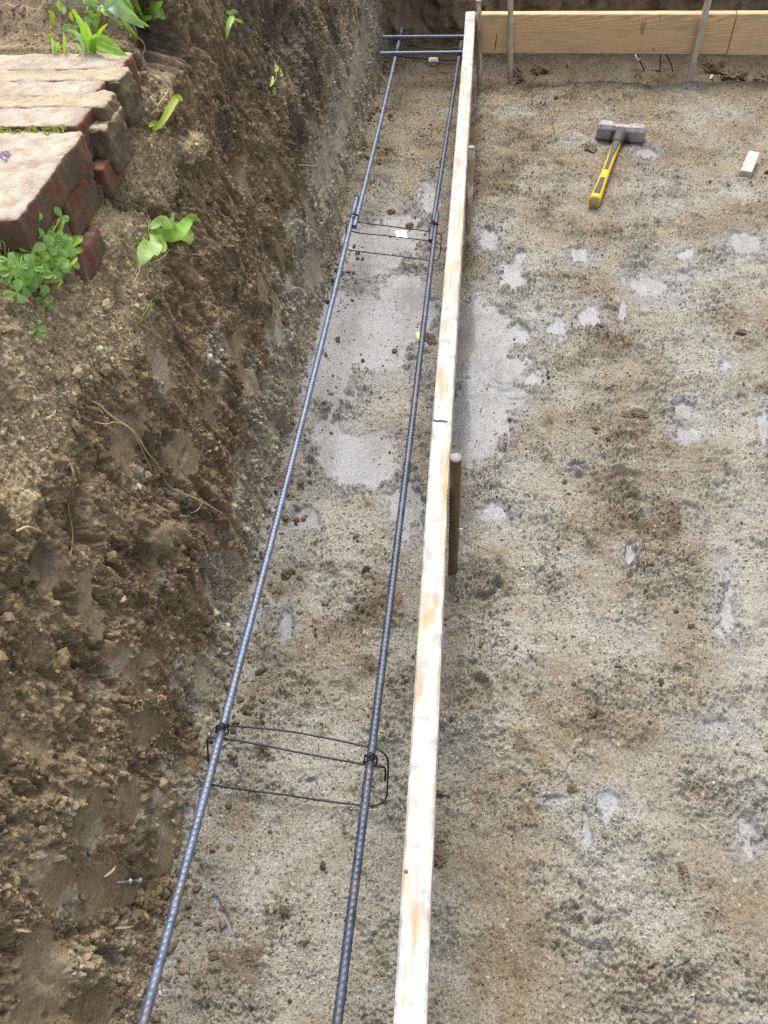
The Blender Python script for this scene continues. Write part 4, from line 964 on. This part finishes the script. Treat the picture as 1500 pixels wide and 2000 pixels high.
def yard(x, y, dz=0): return S_(x, y, dz)
plant('grass_tuft', yard(275,30,.004), 'grass tuft on the soil edge at the top, beside a round leaf', 'grass',
  [dict(p=[yard(262,28,.004), yard(250,10,.03), yard(238,4,.03), yard(228,12,.015)], w=7*kg, m=G1), dict(p=[yard(268,30,.004), yard(262,8,.03), yard(276,5,.035), yard(298,22,.01)], w=7*kg, m=G1), dict(p=[yard(270,30,.004), yard(272,12,.03), yard(285,8,.03), yard(300,14,.02)], w=8*kg, m=G1),
   dict(p=[yard(272,28,.004), yard(268,40,.015), yard(266,52,.008)], w=6*kg, m=YG), dict(p=[yard(276,28,.004), yard(280,42,.015), yard(282,58,.006)], w=6*kg, m=G1), dict(p=[yard(260,24,.004), yard(242,8,.03), yard(232,-6,.03)], w=10*kg, m=G2), dict(p=[yard(278,24,.004), yard(290,8,.02), yard(286,-6,.03)], w=7*kg, m=G1), dict(p=[yard(284,22,.004), yard(296,4,.025), yard(312,10,.015)], w=17*kg, m=G4, prof=ovate)])
plant('grass_tuft', yard(150,60,.003), 'low scattered grass shoots on the soil behind the path', 'grass', [dict(p=[yard(x, y, .003), yard(x+random.uniform(-5,5), y-random.uniform(8,16), .012), yard(x+random.uniform(-14,14), y-random.uniform(4,20), .012)], w=random.uniform(3,8)*kg, m=random.choice([G1, G2, YG])) for x, y in [(random.uniform(85,215), random.uniform(20,96)) for _ in range(26)]])
plant('broadleaf_weed', yard(330,4,.004), 'small leafy weed on the top corner of the soil above the dark hollow', 'weed', [dict(p=[yard(300,6,.004), yard(310,12,.02), yard(318,20,.012)], w=14*kg, prof=ovate, m=G4), dict(p=[yard(292,2,.004), yard(300,-6,.02), yard(312,-8,.012)], w=12*kg, prof=ovate, m=G1)])
plant('broadleaf_weed', yard(205,12,.004), 'weed with one bluish torn leaf hanging over the path', 'weed',
  [dict(p=[yard(205,14,.006), yard(220,22,.03), yard(240,36,.035), yard(262,50,.02)], w=25*kg, prof=ovate, wave=.16, m=G2), dict(p=[yard(200,12,.004), yard(208,28,.012), yard(216,40,.02)], w=6*kg, m=G1), dict(p=[yard(195,10,.004), yard(180,4,.012), yard(165,8,.006)], w=14*kg, m=G4, prof=ovate), dict(p=[yard(210,6,.006), yard(222,-4,.02), yard(240,-8,.02)], w=14*kg, m=G4, prof=ovate)])
plant('seedling', S_(272,112,.004), 'thin seedling with two forked stems at the corner of the path', 'seedling',
  [dict(p=[S_(262,85,.02), S_(253,63,.03), S_(248,48,.03)], w=5*kg, m=G1), dict(p=[S_(250,62,.03), S_(243,58,.03), S_(236,57,.03)], w=6*kg, m=G1), dict(p=[S_(256,82,.02), S_(250,80,.02), S_(246,86,.02)], w=7*kg, m=G1), dict(p=[S_(262,48,.03), S_(260,38,.03)], w=4*kg, m=YG)],
  [([S_(275,115,.003), S_(265,92,.02), S_(254,68,.028), S_(247,52,.03)], .0013), ([S_(263,88,.02), S_(262,64,.03), S_(258,45,.03)], .001)])
plant('grass_sprig', S_(296,250,.004), 'single yellow-green blade leaning out of the bank beside the path', 'grass',
  [dict(p=[S_(294,251,.004), S_(312,232,.024), S_(334,212,.03), S_(354,201,.022)], w=10*k1*1.2, m=YG), dict(p=[S_(294,251,.004), S_(308,245,.014), S_(318,249,.014), S_(331,258,.008)], w=4*k1, m=YG), dict(p=[S_(303,240,.008), S_(297,240,.008), S_(290,244,.006)], w=8*k1, m=G1)])
plant('grass_sprig', S_(432,16,.004), 'drooping grass sprig hanging high on the far bank', 'grass',
  [dict(p=[S_(436,24,.01), S_(440,34,.018), S_(438,50,.012), S_(439,78,.006)], w=11*kg, m=G1), dict(p=[S_(446,32,.012), S_(456,40,.014), S_(468,46,.01)], w=6*kg, m=G1), dict(p=[S_(448,20,.01), S_(455,26,.012), S_(461,27,.01)], w=7*kg, m=G2)], [([S_(432,10,.003), S_(442,22,.014), S_(452,36,.012)], .0012)])
plant('wilted_sprig', S_(535,120,.004), 'small wilted sprig with pale leaves stuck to the far bank', 'sprig',
  [dict(p=[S_(535,122,.004), S_(540,134,.012), S_(536,146,.008)], w=10*kg, m=YG), dict(p=[S_(532,150,.004), S_(528,160,.008), S_(524,168,.006)], w=7*kg, m=YG), dict(p=[S_(533,170,.004), S_(534,180,.008), S_(533,188,.006)], w=8*kg, m=G3), dict(p=[S_(540,128,.006), S_(545,140,.01), S_(544,150,.006)], w=7*kg, m=G3)], [([S_(533,118,.003), S_(537,140,.008), S_(533,172,.004)], .0012)])
# the moss line in the joint
mb = MB()
for i in range(46):
    p = atz(random.uniform(0,135), random.uniform(249,257), ZP-.010); p.y = random.uniform(1.140,1.172)
    blade(mb, [p, p+Vector((random.uniform(-.006,.006), random.uniform(-.006,.002), random.uniform(.006,.013))), p+Vector((random.uniform(-.014,.014), random.uniform(-.014,.0), random.uniform(.006,.012)))], .0026, None, None, .2, 0, 4)
o = mb.build('moss', leaf_mat('moss_green', (.13,.17,.03), (.30,.34,.08))); o['kind'] = 'stuff'; o['label'] = 'short yellow-green moss in the path joint'; o['category'] = 'moss'
mb = MB(); pf = atz(10, 305, ZP+.004)
for a in range(5): blade(mb, [pf, pf+Vector((math.cos(a*1.26)*.006, math.sin(a*1.26)*.006, .002)), pf+Vector((math.cos(a*1.26)*.011, math.sin(a*1.26)*.011, .001))], .008, ovate)
tag(mb.build('flower_petals', leaf_mat('violet_petal', (.35,.17,.55), (.52,.32,.72)), None, True, origin=pf), 'small violet flower lying on the wide path slab', 'flower')

# roots, straws and fallen bits
def root_o(pts, r, label, m=ROOTM, name='root', cat='root', group='dry roots hanging from the bank', extra=(), off=.004):
    mb = MB(); Q = []
    for i, p in enumerate(pts):
        o_ = p[2] if len(p) > 2 else off; Q.append(S_(p[0], p[1], o_))
    tube(mb, smooth_path(Q, .005), lambda s, th, t: r*(1.05-.55*t), 6)
    for e in extra: tube(mb, smooth_path([S_(p[0], p[1], p[2] if len(p) > 2 else off) for p in e], .005), lambda s, th, t: r*.7*(1-.5*t), 5)
    return tag(mb.build(name, m, None, True, origin=Q[0]), label, cat, group)
root_o([(160,785),(188,789),(218,810,.008),(246,843,.012),(272,880,.014),(300,914,.012),(330,942,.010),(372,974,.008),(405,990,.006),(432,1002,.004)], .0016, 'longest pale root slanting across the middle of the bank', extra=[[(180,827),(200,823,.008),(224,824,.01),(246,846,.012),(285,897,.012),(302,935,.004)],[(392,984,.006),(385,994),(374,1002)]])
root_o([(125,890,.003),(131,930,.010),(131,990,.012),(134,1040,.010),(133,1090,.004)], .0024, 'thick brown root hanging straight down the bank', flat('brown_root', (.25,.17,.09), .8))
root_o([(280,523,.004),(305,508,.014),(330,498,.012),(352,496,.012),(394,499,.006)], .0014, 'pale forked root just below the broadleaf weed', extra=[[(350,494,.012),(342,484,.010),(338,478,.004)]])
root_o([(690,0),(698,50,.006),(712,100,.01),(738,140,.014),(762,178,.02)], .0028, 'long pale root dangling down the far bank to the rebar')
root_o([(560,327),(590,325,.006),(636,328)], .0018, 'short straight root lying across the far bank')
root_o([(636,270),(650,265,.006),(668,236)], .0016, 'short root tip at the pale foot of the far bank')
root_o([(30,1036,.003),(48,1033,.006),(78,1041,.003)], .0018, 'short yellow root end at the left edge of the bank', STRAW)
root_o([(260,625),(275,634,.006),(292,645,.006),(300,650)], .0010, 'fine root thread under the clover seedling')
root_o([(245,480),(258,500,.012),(262,530,.014),(258,560,.012),(272,590,.006)], .0010, 'tangle of hair roots hanging from the tan shoulder', extra=[[(235,470),(250,495,.010),(262,520,.012),(252,545,.008),(240,530)],[(210,455),(240,470,.006),(258,498,.012),(250,520,.006)],[(248,515,.010),(268,560,.010),(280,600,.004)],[(268,400),(285,425,.008),(279,468,.010),(258,500,.012)],[(292,395),(290,420,.008),(284,445,.009),(279,468,.010)]])
root_o([(100,448,.004),(108,470,.012),(114,495,.010),(112,520,.004)], .0009, 'fine wilted stem drooping over the dark red brick', extra=[[(108,425,.003),(98,420,.008),(95,440,.006)]], m=STRAW)
root_o([(290,190,.004),(298,205,.014),(302,215,.010)], .0015, 'twig sticking up at the corner below the seedling', extra=[[(298,205,.014),(312,190,.02),(318,182,.02)],[(300,212,.01),(292,225,.006)]], m=STRAW)
for i, (a, b, lb) in enumerate([((200,1712),(224,1688),'straw lying just above the double headed nail'), ((30,1817),(62,1815),'short straw low on the smooth part of the bank'), ((220,1812),(262,1805),'bent straw under the double headed nail'), ((60,1745),(215,1740),'')]):
    if not lb: continue
    mb = MB(); q0, q1 = S_(*a, .003), S_(*b, .003); blade(mb, [q0, q0.lerp(q1, .5)+Vector((.003,0,.001)), q1], .0035, None, None, .5, 0, 8); tag(mb.build('straw', STRAW, None, True, origin=q0), lb, 'straw', 'straws on the bank')
# dry grass under the slab edge
mb = MB()
random.seed(5)
for i in range(26):
    x0_, y0_ = random.uniform(0, 62), random.uniform(418, 436)
    mb_p = [S_(x0_, y0_, .006), S_(x0_+random.uniform(-14,10), y0_+random.uniform(14,26), .016), S_(x0_+random.uniform(-26,8), y0_+random.uniform(34,60), .006)]
    blade(mb, mb_p, .0014, None, None, .3, 0, 6)
tag(mb.build('dry_grass', STRAW, None, True), 'withered straw-coloured grass hanging under the slab corner', 'dry grass')
mb = MB(); pf = atz(812, 652, .012)
blade(mb, [atz(816,648,.016), atz(817,658,.022), atz(815,668,.014)], .014, ovate, None, .3); tag(mb.build('fallen_leaf', leaf_mat('yellow_leaf', (.55,.60,.22), (.66,.70,.32), .2), None, True), 'small yellow-green leaf lying under the board side rebar', 'leaf')
for a, b, lb in [((1000,165),(1013,162),'tiny wood chip on the dirt near the upright stakes'), ((1385,156),(1393,148),'tiny pale chip to the right of the leaning stake')]:
    mb = MB(); q0, q1 = S_(*a, .004), S_(*b, .006); blade(mb, [q0, q0.lerp(q1, .5)+Vector((0,0,.003)), q1], .012, None, None, .3, 0, 6); tag(mb.build('wood_chip', STRAW, None, True, origin=q0), lb, 'wood chip', 'wood chips')

# bigger clods and stones
def clod(px, py, rx, ry, rz, label, c0=(.085,.064,.042), c1=(.19,.15,.10), name='soil_clod', cat='clod', seed=0, sink=.35, rot=0):
    mt = CL.get((c0, c1))
    if mt is None: mt = CL[(c0, c1)] = flat('clod', tuple((a+b)/2 for a, b in zip(c0, c1)), .95, 0, .35, 90, .6, .2, 260)
    import bmesh
    bm = bmesh.new(); bmesh.ops.create_icosphere(bm, subdivisions=4, radius=1)
    p = S_(px, py); k_ = (p-Vector((0,0,CAMZ))).length/FOC
    co_ = np.array([v.co for v in bm.verts])
    q = fbm(co_[:, 0]*1.3+co_[:, 2]+seed*3.3, co_[:, 1]*1.3-co_[:, 2]*.8, 4, seed+700)*.45+fbm(co_[:, 0]*3.5+co_[:, 2]*3, co_[:, 1]*3.5+seed, 4, seed+720, .65)*.30
    ca, sa = math.cos(rot), math.sin(rot)
    for v, g_ in zip(bm.verts, q):
        c = v.co*(1+float(g_)); x_, y_, z_ = c.x*rx*k_, c.y*ry*k_, c.z*rz*k_
        v.co = (x_*ca-y_*sa, x_*sa+y_*ca, z_)
    me = bpy.data.meshes.new(name); bm.to_mesh(me); bm.free(); me.materials.append(mt)
    for f_ in me.polygons: f_.use_smooth = False
    o = bpy.data.objects.new(name, me); COL.objects.link(o); o.location = p+Vector((0,0,rz*k_*(1-2*sink)*.5)); return tag(o, label, cat, 'clods lying on the dirt')
CL = {}
for a in [(1238,812,22,13,8,'long dark clod lying alone on the right side floor'),(560,1122,11,10,8,'dark round clod on the grey trench floor by the bank side rebar'),(486,1385,13,10,9,'crumbling clod close to the near bank side rebar'),(840,664,11,20,8,'brown clod beside the fallen yellow leaf'),
          (1390,133,15,22,11,'large brown clod below the far board, right of the leaning stake'),(1432,152,20,20,10,'broad tan clod at the edge under the far board'),(1490,158,14,16,9,'dark clod under the far board at the right edge'),(1012,158,9,12,8,'small tan clod at the foot of the upright grey stake'),
          (1006,145,9,14,10,'reddish clod leaning on the upright grey stake'),(1052,140,10,14,8,'dark clod below the far board, between the stakes'),(1118,1540,9,8,6,'dark pebble clod above the pale patch near the bottom'),(1333,1698,9,8,6,'small grey clod at the lower right'),(858,1670,15,20,10,'reddish clod against the lower end of the long board'),
          (765,415,8,7,5,'flat dark clod on the wet clay before the barcode tag'),(800,443,7,7,5,'grey clod just behind the barcode tag wire'),(1150,290,13,16,5,'dark crumbly clod left of the hammer head'),(1448,650,8,7,5,'small dark clod on the right side floor'),(1030,1520,0,0,0,'')]:
    if a[2]: clod(*a, seed=int(a[0]), rot=random.random()*.8)
for a in [(725,1165,8,7,6,'small dark stone next to the board side rebar'),(738,1163,7,6,5,'small stone close to the board side rebar, right of a darker one'),(840,1140,8,9,5,'pale stone on the trench floor against the long board')]:
    clod(*a[:6], c0=(.15,.13,.11), c1=(.30,.27,.23), name='stone', cat='stone', seed=int(a[0]))
clod(143,479,6,6,5,'small grey pebble at the foot of the red bricks', (.30,.31,.33), (.44,.45,.47), 'stone', 'stone', 3)

# ------------------------------------------------------------------ light
w_ = bpy.data.worlds.new('World'); S.world = w_; w_.use_nodes = True
nt = w_.node_tree; bg = nt.nodes['Background']; sky = nt.nodes.new('ShaderNodeTexSky'); sky.sky_type = 'NISHITA'; sky.sun_disc = False
EL, AZ = R(60), R(-8)                           # sun stands ahead and to the left
sky.sun_elevation = EL; sky.sun_rotation = AZ; sky.air_density = 1.0; sky.dust_density = 4.0; sky.ozone_density = 1.0; sky.altitude = 50
hs_ = nt.nodes.new('ShaderNodeHueSaturation'); hs_.inputs['Saturation'].default_value = .38   # thin cloud whitens the sky
nt.links.new(sky.outputs[0], hs_.inputs['Color']); nt.links.new(hs_.outputs[0], bg.inputs[0]); bg.inputs[1].default_value = .12
sd = bpy.data.lights.new('sun', 'SUN'); sd.energy = 1.4; sd.angle = R(28); sd.color = (1, .95, .88)
so = bpy.data.objects.new('sun', sd); COL.objects.link(so)
dirv = Vector((math.sin(AZ)*math.cos(EL), math.cos(AZ)*math.cos(EL), math.sin(EL)))
so.rotation_euler = dirv.to_track_quat('Z', 'Y').to_euler(); so.location = dirv*8
S.view_settings.view_transform = 'Standard'; S.view_settings.look = 'None'; S.view_settings.gamma = 1; S.view_settings.use_curve_mapping = False
S.view_settings.exposure = 1.2
S.render.engine = 'CYCLES'; S.cycles.use_denoising = False; S.cycles.max_bounces = 6
